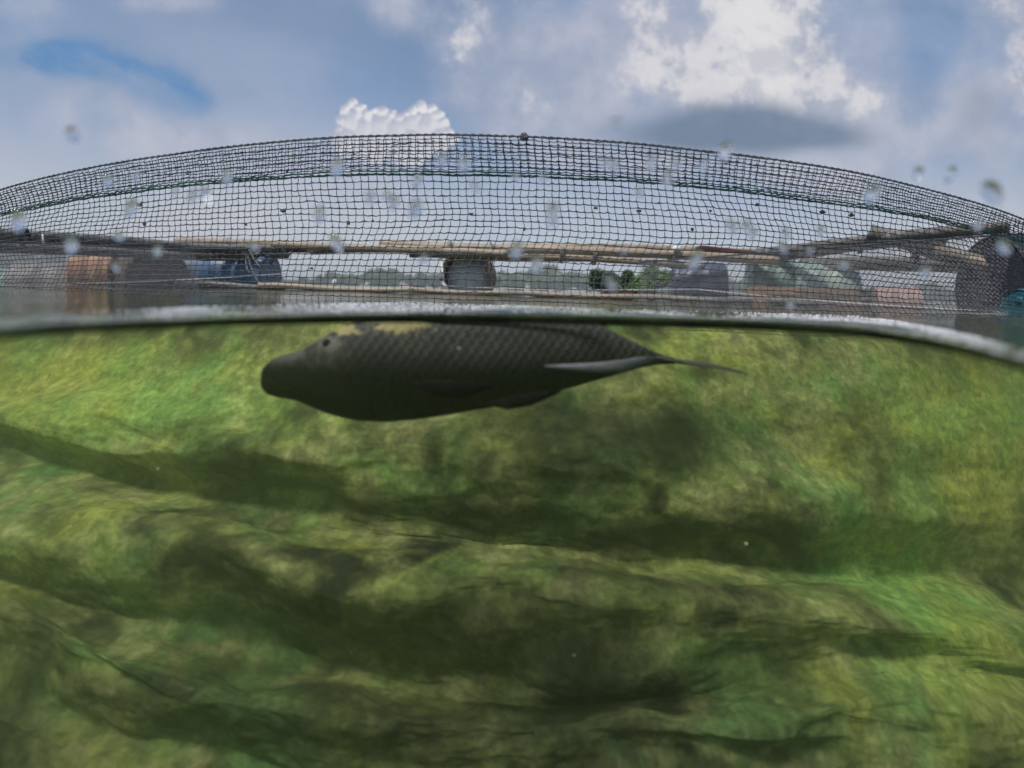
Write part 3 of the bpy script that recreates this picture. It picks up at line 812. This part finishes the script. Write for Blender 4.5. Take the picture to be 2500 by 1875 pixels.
# specks suspended in the water
r = np.random.default_rng(123)
V = []; Fq = []; 
for k in range(70):
    px = r.uniform(0, 2500); py = r.uniform(860, 1850); d = r.uniform(0.5, 0.75)
    c_ = np.array(P(px, py, d)); q = iv * r.uniform(0.0003, 0.0007) * r.uniform(0.7, 1.4, 3) + c_
    Fq.append(jf + k * len(iv)); V.append(q)
for k, (px, py, d, rr_) in enumerate([(1120, 851, 0.52, 0.0022), (1822, 1328, 0.66, 0.0026), (385, 1145, 0.66, 0.0022), (1402, 1600, 0.6, 0.0013)]):
    V.append(iv * rr_ + np.array(P(px, py, d))); Fq.append(jf + (70 + k) * len(iv))
M['speck'] = pbr('speck', (0.30, 0.32, 0.26), (0.45, 0.46, 0.40), 90, 0.7)
tag(mesh_obj('suspended_specks', np.vstack(V), np.vstack(Fq), M['speck']), 'pale specks drifting in the green water', None, kind='stuff')

# ------------------------------------------------------------------ clear drops added in the air, standing in for drops on the lens port
mt, gg, o = newmat('clear_drop')
gs = gg.n('ShaderNodeBsdfGlass'); gs.inputs['IOR'].default_value = 1.333; gs.inputs['Roughness'].default_value = 0.0
gg.nt.links.new(gs.outputs[0], o.inputs[0])
M['drop'] = mt
drops = [(1650, 400, 1.0), (1020, 440, 0.9), (1130, 400, 1.1), (1350, 520, 1.1), (2130, 470, 1.4), (1560, 470, 0.9), (1630, 435, 0.9), (1840, 570, 1.0), (1260, 430, 0.7), (780, 520, 0.9),
         (905, 480, 0.8), (290, 575, 1.0), (45, 535, 1.2), (470, 480, 0.8), (1910, 600, 0.8), (1790, 555, 0.7), (1500, 400, 0.8), (820, 590, 1.2), (1310, 640, 1.3), (1035, 630, 0.9), (1490, 685, 0.9),
         (385, 610, 0.9), (2060, 645, 0.8), (2450, 600, 0.8), (1930, 740, 0.8), (1700, 630, 1.1), (2420, 465, 1.5), (2242, 420, 1.2), (2322, 422, 1.0), (175, 325, 1.0), (1505, 300, 0.8), (1772, 366, 1.3), (1160, 455, 0.8), (1010, 500, 0.8), (1720, 400, 0.9), (620, 600, 0.8), (1590, 395, 0.8), (265, 440, 0.9), (2260, 660, 0.9), (555, 430, 0.8)]
rd = random.Random(44)
for _ in range(24):
    px = rd.uniform(60, 2400); py = rd.uniform(380, 610) + 0.00006 * (px - 1200) ** 2
    drops.append((px, min(py, 660), rd.uniform(0.5, 1.25)))
dproto = None
for k, (px, py, sc_) in enumerate(drops):
    d = 0.27 + 0.10 * ((k * 37) % 10) / 10
    c_ = P(px, py, d)
    if dproto is None:
        bm = bmesh.new(); bmesh.ops.create_uvsphere(bm, u_segments=20, v_segments=14, radius=0.0032)
        for v in bm.verts: v.co.z *= 1.35 - 0.25 * (v.co.z / 0.0032); v.co.x *= 0.95
        me = bpy.data.meshes.new('water_drop'); bm.to_mesh(me); bm.free(); me.materials.append(M['drop'])
        me.polygons.foreach_set('use_smooth', [True] * len(me.polygons))
        dproto = bpy.data.objects.new('water_drop', me); ob = dproto
    else:
        ob = dproto.copy()
    COL.objects.link(ob); ob.location = c_; ob.scale = (sc_ * (0.8 + 0.5 * ((k * 13) % 7) / 7), sc_, sc_ * (0.8 + 0.9 * ((k * 29) % 11) / 11)); ob.rotation_euler = (0, 0.5 * math.sin(k * 2.1), 0)
    hx = ['at the far left', 'left of centre', 'near the middle', 'right of centre', 'at the far right'][min(4, int(px // 500))]
    hy = 'in the open sky' if py < (340 + abs(px - 1200) * 0.11) and (px < 2000 or py < 470) else 'against the dark hem of the net' if py < 450 else ('in front of the open mesh' if py < 560 else ('level with the bamboo poles' if py < 635 else 'low in front of the drums'))
    tag(ob, '%s lens drop %s %s' % ('large' if sc_ > 1.05 else ('small' if sc_ < 0.85 else 'blurred'), hy, hx), 'water drop', 'stand-ins in the air for lens drops')

dl = {}
for ob in [o_ for o_ in COL.objects if o_.name.startswith('water_drop')]: dl.setdefault(ob['label'], []).append(ob)
for lb, obs in dl.items():
    if len(obs) > 1:
        obs.sort(key=lambda o_: o_.location.x / o_.location.y)
        nm = ['leftmost', 'rightmost'] if len(obs) == 2 else ['leftmost', 'second from left', 'third from left', 'fourth from left', 'fifth from left', 'sixth from left'][:len(obs)]
        for w_, ob in zip(nm, obs): ob['label'] = w_ + ' ' + lb

# ------------------------------------------------------------------ bamboo raft
def pole_pts(p0, p1, n=40, sag=0.01, seed=0):
    p0 = np.array(p0); p1 = np.array(p1)
    t = np.linspace(0, 1, n)[:, None]
    pts = p0 * (1 - t) + p1 * t
    r = np.random.default_rng(seed)
    pts[:, 2] += sag * np.sin(t[:, 0] * np.pi) + 0.008 * np.sin(t[:, 0] * 7 + seed)
    pts[:, 1] += 0.012 * np.sin(t[:, 0] * 5 + seed * 2)
    return pts
def pole(p0, p1, r, mat, parent, org, sag=0.01, seed=0, node=0.38):
    L = float(np.linalg.norm(np.array(p1) - np.array(p0)))
    n = max(20, int(L / 0.05))
    pts = pole_pts(p0, p1, n, sag, seed)
    rad = r * (1 - 0.25 * np.linspace(0, 1, n))
    s = np.linspace(0, L, n)
    rad = rad * (1 + 0.13 * np.exp(-(((s + seed * 0.13) % node - node / 2) / 0.02) ** 2))
    h = MB(); h.tube(pts - np.array(org), rad, 10)
    o_ = h.build('bamboo_pole', mat, parent)
    return o_
def lashing(p, r, axis, parent, org, mat=None):
    h = MB(); th = np.linspace(0, 2 * np.pi * 5, 70)
    axis = Vector(axis).normalized(); a_ = axis.orthogonal().normalized(); b_ = axis.cross(a_)
    pts = [Vector(p) - Vector(org) + a_ * (r * math.cos(t)) + b_ * (r * 1.1 * math.sin(t)) + axis * (0.03 * (t / th[-1] - 0.5)) for t in th]
    h.tube(np.array([list(q) for q in pts]), 0.004, 5)
    h.build('lashing', mat or M['rope'], parent)

org = P(1100, 610, 4.4); org.z = 0.3
raft = thing('bamboo_raft', 'pale bamboo pole frame lying across the floats behind the net', 'bamboo frame', org)
pole(P(430, 592, 4.9), P(1240, 622, 4.2), 0.045, M['bamboo'], raft, org, 0.02, 1)
pole(P(380, 606, 5.1), P(1180, 612, 4.5), 0.035, M['bamboo'], raft, org, 0.0, 2)
pole(P(930, 597, 4.6), P(1900, 636, 3.9), 0.050, M['bamboo'], raft, org, 0.01, 3)
pole(P(1080, 618, 4.5), P(1720, 646, 4.0), 0.036, M['bamboo'], raft, org, 0.0, 4)
pole(P(1180, 604, 4.4), P(1960, 616, 4.1), 0.040, M['bamboo'], raft, org, 0.01, 5)
o_ = pole(P(760, 613, 4.7), P(1110, 606, 4.7), 0.036, M['bamboo_grey'], raft, org, 0.0, 6)
o_ = pole(P(1000, 620, 5.2), P(1420, 634, 5.2), 0.045, M['bamboo_grey'], raft, org, 0.0, 7)
for px, py, d in [(560, 600, 4.8), (700, 606, 4.7), (1098, 608, 4.45), (1198, 616, 4.35), (1370, 620, 4.25), (1450, 625, 4.2), (1640, 632, 4.1)]:
    lashing(P(px, py, d), 0.075, (1, 0, 0), raft, org)

org2 = P(250, 590, 4.2); org2.z = 0.3
raft2 = thing('bamboo_raft', 'weathered grey bamboo bundle running in from the left edge over the brown drums', 'bamboo frame', org2)
pole(P(-420, 552, 2.6), P(700, 622, 5.2), 0.055, M['bamboo_grey'], raft2, org2, 0.01, 11)
pole(P(-420, 590, 2.7), P(670, 632, 5.1), 0.045, M['bamboo_grey'], raft2, org2, 0.0, 12)
pole(P(-420, 572, 2.9), P(620, 612, 5.0), 0.050, M['bamboo_grey'], raft2, org2, 0.0, 13)
pole(P(120, 590, 3.9), P(860, 612, 5.0), 0.040, M['bamboo_grey'], raft2, org2, 0.0, 14)
for px, py, d in [(60, 580, 3.2), (330, 598, 4.1), (480, 612, 4.6)]:
    lashing(P(px, py, d), 0.06, (0.8, 0.5, 0), raft2, org2, M['twine'])

org3 = P(2150, 590, 3.4); org3.z = 0.3
raft3 = thing('bamboo_raft', 'net-draped grey bamboo bundle rising to the right edge beside the black drum', 'bamboo frame', org3)
pole(P(1780, 628, 4.3), P(2460, 556, 2.7), 0.045, M['bamboo_grey'], raft3, org3, 0.02, 21)
pole(P(1900, 622, 4.1), P(2300, 585, 3.0), 0.050, M['bamboo_grey'], raft3, org3, 0.01, 22)
pole(P(1960, 640, 4.3), P(2330, 640, 3.1), 0.045, M['bamboo_grey'], raft3, org3, 0.0, 23)
pole(P(1900, 655, 4.4), P(2440, 650, 3.0), 0.036, M['bamboo_grey'], raft3, org3, 0.0, 24)
pole(P(2120, 566, 3.3), P(2440, 660, 2.9), 0.055, M['bamboo_grey'], raft3, org3, 0.0, 25)
pole(P(2290, 612, 3.0), P(2520, 670, 2.6), 0.042, M['bamboo'], raft3, org3, 0.0, 26)
for px, py, d in [(2200, 585, 3.2), (2235, 620, 3.2), (2100, 598, 3.6)]:
    lashing(P(px, py, d), 0.06, (0.8, -0.5, 0), raft3, org3, M['twine'])

# floating boom of bamboo at the water line
org4 = P(1100, 712, 4.0); org4.z = 0
boom = thing('floating_boom', 'yellowed bamboo poles floating end to end on the water below the frame', 'bamboo boom', org4)
for k, (a0, a1, d0, d1, mt_) in enumerate([(430, 700, 4.3, 4.2, 'bamboo_grey'), (630, 1010, 4.1, 4.0, 'bamboo'), (980, 1330, 4.3, 4.2, 'bamboo'), (1300, 1700, 4.0, 3.8, 'bamboo'), (1660, 2000, 3.9, 3.5, 'bamboo_grey')]):
    p0 = P(a0, 700, d0); p1 = P(a1, 700, d1); p0.z = 0.025; p1.z = 0.02
    pole(p0, p1, 0.028, M[mt_], boom, org4, 0.0, 31 + k)

# ------------------------------------------------------------------ drums
def drum(name, label, cat, c, axis, r, L, mat, lidmat=None, hoops=(0.33, 0.67), group=None, open_end=False, innermat=None):
    """c: centre, lying along axis; lathe with rounded chimes"""
    t = thing(name, label, cat, c, (0, 0, math.atan2(axis[1], axis[0])), group)
    prof = [(0, 0), (r * 0.90, 0.0), (r * 0.90, 0.02), (r * 0.96, 0.0), (r, 0.012), (r, 0.04)]
    hs = sorted(hoops)
    for hh in hs:
        x = L * hh
        prof += [(r, x - 0.03), (r * 1.03, x - 0.012), (r * 1.03, x + 0.012), (r, x + 0.03)]
    prof += [(r, L - 0.04), (r, L - 0.012), (r * 0.96, L), (r * 0.90, L - 0.02), (r * 0.90, L), (0, L)]
    if open_end:
        prof = prof[:-3] + [(r * 0.93, L), (r * 0.92, L - 0.03), (r * 0.92, 0.08), (0, 0.06)]
    seg = 48; V = []; Fq = []
    for (rr, x) in prof:
        for s_ in range(seg):
            a_ = 2 * math.pi * s_ / seg
            V.append((x - L / 2, rr * math.cos(a_), rr * math.sin(a_)))
    for i_ in range(len(prof) - 1):
        for s_ in range(seg):
            k2 = (s_ + 1) % seg
            Fq.append((i_ * seg + s_, i_ * seg + k2, (i_ + 1) * seg + k2, (i_ + 1) * seg + s_))
    ob = mesh_obj('shell', V, Fq, mat, t)
    ob.data.set_sharp_from_angle(angle=math.radians(40))
    h = MB()
    for yy_, zz_ in ((0, r * 0.62), (0, -r * 0.5)):
        for e_ in (-1, 1):
            if open_end and e_ == 1: continue
            h = MB(); h.tube(np.array([(e_ * (L / 2 - 0.02), yy_, zz_), (e_ * (L / 2 + 0.006), yy_, zz_)]), r * 0.12, 14)
            h.build('bung', lidmat or mat, t)
    if open_end:
        h = MB(); th = np.linspace(0, 2 * np.pi, 49)
        h.tube(np.stack([np.full(49, L / 2), np.cos(th) * r * 0.98, np.sin(th) * r * 0.98], 1), 0.026, 8, cap=False)
        h.build('rim', lidmat or mat, t)
        h = MB(); h.tube(np.array([(-L / 2 + 0.05, 0, 0), (L / 2 - 0.06, 0, 0)]), r * 0.86, 40)
        h.build('foam_fill', innermat or mat, t)
    return t
def at(px, py, d, z=None):
    q = P(px, py, d)
    if z is not None: q.z = z
    return q
def top(px, py, d, r):
    q = P(px, py, d); q.z -= r * 1.02
    return q
FG = 'floats under the raft'
R_ = 0.285
drum('drum', 'rusty orange drum under the grey bamboo, left of the dark brown drum', 'drum', top(246, 601, 4.4, R_), (1, 0.45, 0), R_, 0.30, M['rust_orange'], M['grey_drum'], group=FG)
drum('drum', 'dark brown drum under the grey bamboo, right of the orange one', 'drum', top(368, 604, 4.5, R_), (1, -0.45, 0), R_, 0.30, M['brown_drum'], M['brown_drum'], group=FG)
drum('drum', 'grey-brown drum wedged between the orange and dark brown drums', 'drum', top(315, 606, 5.0, R_), (1, 0.3, 0), R_, 0.5, M['grey_drum'], group=FG)
drum('drum', 'shaded grey drum left of the orange drum near the left edge', 'drum', top(130, 640, 4.4, R_ * 0.92), (1, 0.5, 0), R_ * 0.92, 0.5, M['grey_drum'], group=FG)
drum('drum', 'faded green drum at the far left behind the fine net', 'drum', top(90, 655, 4.8, R_ * 0.9), (1, 0.4, 0), R_ * 0.9, 0.9, M['teal_plastic'], group=FG)
drum('drum', 'steel-blue plastic drum with cords over it, under the bamboo left of centre', 'drum', top(577, 615, 5.0, 0.27), (1, 0.06, 0), 0.27, 0.74, M['blue_plastic'], M['navy_plastic'], group=FG)
drum('drum', 'open drum with rusty rim facing the camera, light blue inside', 'drum', top(1150, 612, 4.75, 0.26), (-0.12, -1, 0), 0.245, 0.35, M['rust_ring'], M['rust_ring'], group=FG, open_end=True, innermat=M['light_blue'])
drum('drum', 'dark blue drum right of the green bush', 'drum', top(1705, 640, 4.5, 0.25), (1, -0.25, 0), 0.25, 0.46, M['navy_plastic'], group=FG)
drum('drum', 'teal-green drum right of the dark blue drum', 'drum', top(1880, 622, 4.3, 0.26), (1, -0.3, 0), 0.26, 0.34, M['teal_plastic'], group=FG)
drum('drum', 'pale green drum under the right bamboo bundle', 'drum', top(2005, 640, 4.1, 0.25), (1, -0.35, 0), 0.25, 0.46, M['pale_teal'], group=FG)
drum('drum', 'faded red drum low on the water right of the pale green drum', 'drum', top(2185, 700, 4.0, 0.15), (1, -0.4, 0), 0.15, 0.30, M['pink'], group=FG)
drum('drum', 'large black drum cut off by the right edge of the picture', 'drum', top(2606, 572, 2.65, 0.30), (1, -0.25, 0), 0.30, 0.72, M['black_plastic'], group=FG)
drum('drum', 'bright teal drum low in the water in front of the black drum', 'drum', top(2612, 706, 2.35, 0.16), (1, -0.2, 0), 0.16, 0.42, M['bright_teal'], group=FG)

# a tan crate, red crate
def slab(name, label, cat, c, size, rz, mat, slats=4):
    t = thing(name, label, cat, c, (0, 0, rz))
    sx, sy, sz = size
    def bx(x0, x1, y0, y1, z0, z1):
        bm = bmesh.new(); bmesh.ops.create_cube(bm, size=1.0)
        for v in bm.verts:
            v.co = Vector(((x0 + x1) / 2 + v.co.x * (x1 - x0), (y0 + y1) / 2 + v.co.y * (y1 - y0), (z0 + z1) / 2 + v.co.z * (z1 - z0)))
        bmesh.ops.bevel(bm, geom=bm.edges[:], offset=min(x1 - x0, y1 - y0, z1 - z0) * 0.15, segments=2, affect='EDGES')
        return bm
    for k in range(slats):
        z0 = sz * k / slats; z1 = z0 + sz / slats * 0.8
        for (a0, a1, b0, b1) in ((-sx / 2, sx / 2, -sy / 2, -sy / 2 + 0.018), (-sx / 2, sx / 2, sy / 2 - 0.018, sy / 2), (-sx / 2, -sx / 2 + 0.018, -sy / 2 + 0.02, sy / 2 - 0.02), (sx / 2 - 0.018, sx / 2, -sy / 2 + 0.02, sy / 2 - 0.02)):
            bm = bx(a0, a1, b0, b1, z0, z1)
            me = bpy.data.meshes.new('slat'); bm.to_mesh(me); bm.free(); me.materials.append(mat)
            q = bpy.data.objects.new('slat', me); COL.objects.link(q); q.parent = t
    bm = bx(-sx / 2 + 0.02, sx / 2 - 0.02, -sy / 2 + 0.02, sy / 2 - 0.02, 0.0, 0.02)
    me = bpy.data.meshes.new('base'); bm.to_mesh(me); bm.free(); me.materials.append(mat)
    q = bpy.data.objects.new('base', me); COL.objects.link(q); q.parent = t
    return t
slab('crate', 'reddish brown slatted crate left of the green bush', 'crate', at(1505, 700, 4.5, 0.0), (0.26, 0.2, 0.085), 0.1, M['red_brick'], 3)
slab('crate', 'tan slatted crate under the pale green drum', 'crate', at(1960, 740, 3.7, 0.0), (0.8, 0.3, 0.15), -0.2, M['tan_plastic'], 2)

# board and white bottle on the frame
t = thing('board', 'dark maroon board lying on the bamboo frame', 'board', P(1770, 612, 4.05))
bm = bmesh.new(); bmesh.ops.create_cube(bm, size=1)
for v in bm.verts: v.co = Vector((v.co.x * 0.46, v.co.y * 0.16, v.co.z * 0.028))
bmesh.ops.bevel(bm, geom=bm.edges[:], offset=0.004, segments=2, affect='EDGES')
me = bpy.data.meshes.new('plank'); bm.to_mesh(me); bm.free(); me.materials.append(M['maroon']); q = bpy.data.objects.new('plank', me); COL.objects.link(q); q.parent = t
t.rotation_euler = (0, 0.09, -0.1)
def float_ball(label, c, r, mat, rot):
    t = thing('net_float', label, 'float', c, rot, 'small white net floats')
    seg = 16; prof = [(0.001, -1.6), (0.25, -1.55), (0.3, -1.3), (0.75, -1.1), (1, -0.5), (1, 0.5), (0.75, 1.1), (0.3, 1.3), (0.25, 1.5), (0.001, 1.55)]
    V = [(x * r, rr * r * math.cos(2 * math.pi * s / seg), rr * r * math.sin(2 * math.pi * s / seg)) for rr, x in prof for s in range(seg)]
    Fq = [(i * seg + s, i * seg + (s + 1) % seg, (i + 1) * seg + (s + 1) % seg, (i + 1) * seg + s) for i in range(len(prof) - 1) for s in range(seg)]
    mesh_obj('float_body', V, Fq, mat, t)
    h = MB(); h.tube(np.array([(-1.2 * r, 0, 0.35 * r), (0, 0, 1.25 * r), (1.2 * r, 0, 0.35 * r)]), 0.12 * r, 5); h.build('cord', M['rope'], t)
float_ball('white float lying on the bamboo beside the maroon board', P(1652, 607, 4.0), 0.026, M['white'], (0, 0, 0.2))
float_ball('small white float hanging left of the bigger one on the bamboo', P(1630, 600, 4.0), 0.014, M['white'], (0, 1.2, 0))
float_ball('white float on the far water left of centre', P(817, 690, 9.0), 0.045, M['white'], (0, 1.5, 0))

# white stick standing by the open drum, and one on the left bundle
h = MB(); p0 = P(1077, 628, 4.5); p1 = P(1084, 700, 4.4)
t = thing('stick', 'thin white stick standing in the water left of the open drum', 'stick', p1)
h.tube(np.array([list(p0 - p1), [0, 0, 0], list((p1 - p0) * 0.15)]), 0.010, 8); h.build('shaft', M['white'], t)
h = MB(); h.tube(np.array([[-0.02, 0, 0.05], [0, 0, 0.01], [0.04, 0, -0.03]]), [0.012, 0.026, 0.02], 10); h.build('foot', M['white'], t)
h = MB(); p0 = P(104, 572, 3.0); p1 = P(106, 600, 3.0)
t = thing('stick', 'short white stick tied to the grey bamboo at the left', 'stick', p1)
h.tube(np.array([list(p0 - p1), [0, 0, 0]]), 0.0045, 8); h.build('shaft', M['white'], t)
h = MB(); h.tube(np.array([[0, 0, 0.012], [0, 0, 0.024]]), 0.008, 8); h.build('tie', M['rope'], t)

# thin sticks / cords leaning on the blue drums
def cords(name, label, segs, r, mat):
    o0 = P(*segs[0][0])
    t = thing(name, label, 'cord', o0)
    for a_, b_ in segs:
        h = MB(); q0 = np.array(P(*a_)); q1 = np.array(P(*b_)); tt_ = np.linspace(0, 1, 12)[:, None]
        pts = q0 * (1 - tt_) + q1 * tt_; pts[:, 0] += 0.012 * np.sin(tt_[:, 0] * 6)
        h.tube(pts - np.array(o0), r, 5); h.build('strand', mat, t)
cords('tie_cord', 'pale loose cords hanging across the steel-blue drum', [((585, 585, 4.55), (632, 690, 4.5)), ((590, 600, 4.55), (610, 668, 4.5)), ((588, 588, 4.55), (640, 655, 4.5))], 0.006, M['rope'])
cords('tie_cord', 'thin cords crossing the dark blue drum right of the bush', [((1700, 640, 4.1), (1640, 695, 4.1)), ((1690, 650, 4.1), (1712, 640, 4.1))], 0.005, M['rope'])
cords('tie_cord', 'dark cords hanging beside the open drum', [((1197, 590, 4.3), (1203, 660, 4.3)), ((1204, 600, 4.3), (1196, 700, 4.3))], 0.006, M['twine'])
# long mooring line over the water
hq = MB()
pa = P(-200, 705, 3.4); pb = P(2700, 780, 2.4)
t = thing('mooring_line', 'thin pale mooring line stretched low over the water from drum to drum', 'rope', P(1250, 700, 3.6))
for a_, b_ in [((-200, 700, 2.6), (700, 668, 4.0)), ((1080, 698, 4.2), (1700, 706, 3.9)), ((1700, 706, 3.9), (2700, 775, 2.2))]:
    q0 = np.array(P(*a_)); q1 = np.array(P(*b_)); tt_ = np.linspace(0, 1, 30)[:, None]; pts = q0 * (1 - tt_) + q1 * tt_; pts[:, 2] -= 0.02 * np.sin(tt_[:, 0] * np.pi)
    hq = MB(); hq.tube(pts - np.array(t.location), 0.0035, 5); hq.build('line', M['white'], t)

# ------------------------------------------------------------------ fine-mesh nets of the neighbouring pens
def fine_net(label, quad, nu, nv, r, sag, seed):
    """quad: four (px,py,depth): top-left, top-right, bottom-right, bottom-left"""
    c = [np.array(P(*q)) for q in quad]
    o0 = Vector((c[3] + c[2]) / 2)
    t = thing('fine_net', label, 'net', o0)
    def surf(u, v):
        u = np.asarray(u)[..., None]; v = np.asarray(v)[..., None]
        p = (c[0] * (1 - u) + c[1] * u) * (1 - v) + (c[3] * (1 - u) + c[2] * u) * v
        s_ = sag * np.sin(np.pi * v[..., 0]) + 0.05 * fbm(u[..., 0] * 3, v[..., 0] * 2, seed, 3, 1.5)
        p[..., 1] += s_
        return p - np.array(o0)
    h = MB(); asp = nv / nu
    for k in range(-nv, nu):
        for dr in (1, -1):
            # diagonal strand in index space
            n = 24
            vv = np.linspace(0, 1, n)
            uu = (k + vv * nv) / nu if dr == 1 else (k + (1 - vv) * nv) / nu
            ok = (uu >= 0) & (uu <= 1)
            if ok.sum() < 3: continue
            h.tube(surf(uu[ok], vv[ok]), r, 3, cap=False)
    h.build('mesh', M['fine_twine'], t)
    for (u0, v0, u1, v1) in ((0, 0, 1, 0),):
        q = np.linspace(0, 1, 40)
        hh = MB(); hh.tube(surf(u0 + (u1 - u0) * q, v0 + (v1 - v0) * q), 0.006, 6); hh.build('head_rope', M['twine'], t)
fine_net('fine dark netting hung from the grey bamboo at the left, over the drums', [(-300, 575, 2.5), (480, 612, 3.8), (480, 735, 3.4), (-300, 790, 2.2)], 105, 21, 0.0011, 0.05, 51)
fine_net('fine dark netting hung from the right bamboo bundle down to the water', [(1560, 640, 3.6), (2480, 570, 2.4), (2480, 850, 2.1), (1560, 760, 3.1)], 105, 25, 0.0011, 0.06, 52)
fine_net('second fine net behind the first at the right edge', [(1950, 600, 3.6), (2700, 560, 2.45), (2700, 840, 2.3), (1950, 745, 3.4)], 84, 22, 0.0011, 0.05, 53)

# ------------------------------------------------------------------ bushes, woods, bank
def leaf_cloud(centers, n, size, seed, droop=0.0):
    r = np.random.default_rng(seed)
    C_ = np.array([c[:3] for c in centers]); R2 = np.array([c[3] for c in centers])
    k = r.integers(0, len(C_), n)
    d = r.normal(0, 1, (n, 3)); d /= np.linalg.norm(d, axis=1)[:, None]
    rad = R2[k] * (0.55 + 0.5 * r.random(n))
    p = C_[k] + d * rad[:, None] * np.array([1, 1, 0.9])
    a_ = r.normal(0, 1, (n, 3)); a_ /= np.linalg.norm(a_, axis=1)[:, None]
    b_ = np.cross(a_, r.normal(0, 1, (n, 3))); b_ /= np.linalg.norm(b_, axis=1)[:, None]
    s = size * (0.6 + 0.8 * r.random(n))[:, None]
    V = np.stack([p - a_ * s, p + b_ * s * 0.4, p + a_ * s, p - b_ * s * 0.4], 1).reshape(-1, 3)
    Fq = np.arange(n * 4).reshape(n, 4)
    return V, Fq
def bush(label, px, py, d, w_, h_, mat, seed, name='bush', cat='bush'):
    b0 = P(px, py, d); b0.z = 0.0
    t = thing(name, label, cat, b0)
    r = random.Random(seed)
    cs = [(r.uniform(-w_, w_) * 0.8, r.uniform(-w_, w_) * 0.5, h_ * (0.25 + 0.65 * r.random()), w_ * r.uniform(0.22, 0.4)) for _ in range(14)]
    V, Fq = leaf_cloud(cs, 6500, 0.020, seed)
    mesh_obj('crown', V, Fq, mat, t, smooth=False)
    h = MB()
    for k in range(7):
        c = cs[k]; h.tube(np.array([(r.uniform(-0.03, 0.03), r.uniform(-0.03, 0.03), -0.02), (c[0] * 0.4, c[1] * 0.4, c[2] * 0.55), (c[0], c[1], c[2])]), [0.014, 0.010, 0.005], 6)
    h.build('stem', M['trunk'], t)
bush('bright green leafy bush growing on the raft below the bamboo', 1590, 715, 5.0, 0.27, 0.38, M['leaf'], 61)
bush('darker grey-green bush left of the bright one', 1490, 715, 5.4, 0.25, 0.30, M['dark_leaf'], 62)

# far woods: one mass on the far bank
r = np.random.default_rng(70)
cs = []
for k in range(900):
    x = r.uniform(-230, 230); y = 125 + r.uniform(-5, 12) 
    hgt = 4.6 + 1.6 * math.sin(x * 0.045 + 1) + 1.1 * math.sin(x * 0.13) + r.uniform(-0.8, 0.8)
    cs.append((x, y, hgt * r.uniform(0.30, 0.80), hgt * 0.30))
V, Fq = leaf_cloud(cs, 150000, 0.6, 71)
V[:, 2] = np.maximum(V[:, 2], 0.05)
o_ = mesh_obj('far_woods', V, Fq, M['far_leaf'], None, smooth=False)
tag(o_, 'hazy low line of green woods along the far shore', 'woods', kind='stuff')
# bank
bx = np.linspace(-420, 420, 120); by = np.array([96, 100, 106, 125, 160, 400.0]); bz = np.array([-0.3, 0.25, 0.5, 0.6, 0.9, 1.2])
BX, BY = np.meshgrid(bx, by); BZ = np.repeat(bz[:, None], len(bx), 1) + 0.15 * fbm(BX, BY, 72, 3, 0.1)
BY = BY + 3 * fbm(BX, BY * 0, 73, 3, 0.03)
V = np.stack([BX, BY, BZ], -1).reshape(-1, 3); n_ = len(bx)
i = np.arange(len(by) - 1)[:, None] * n_; j = np.arange(n_ - 1)[None, :]
Fq = np.stack([i + j, i + j + 1, i + n_ + j + 1, i + n_ + j], -1).reshape(-1, 4)
tag(mesh_obj('far_bank', V, Fq, M['sand']), kind='structure')

# thin air haze over the pond
mt, gg, o = newmat('air_haze')
vol = gg.n('ShaderNodeVolumePrincipled')
vol.inputs['Color'].default_value = (0.88, 0.92, 0.93, 1)
vol.inputs['Density'].default_value = 0.003
gg.nt.links.new(vol.outputs[0], o.inputs['Volume'])
bm = bmesh.new(); bmesh.ops.create_cube(bm, size=1)
for v in bm.verts: v.co = Vector((v.co.x * 2400, -90 + (v.co.y + 0.5) * 1200, -4.2 + (v.co.z + 0.5) * 18))
me = bpy.data.meshes.new('haze'); bm.to_mesh(me); bm.free(); me.materials.append(mt)
hz_ = bpy.data.objects.new('haze', me); COL.objects.link(hz_)
tag(hz_, 'thin pale air over the pond', None, kind='stuff')
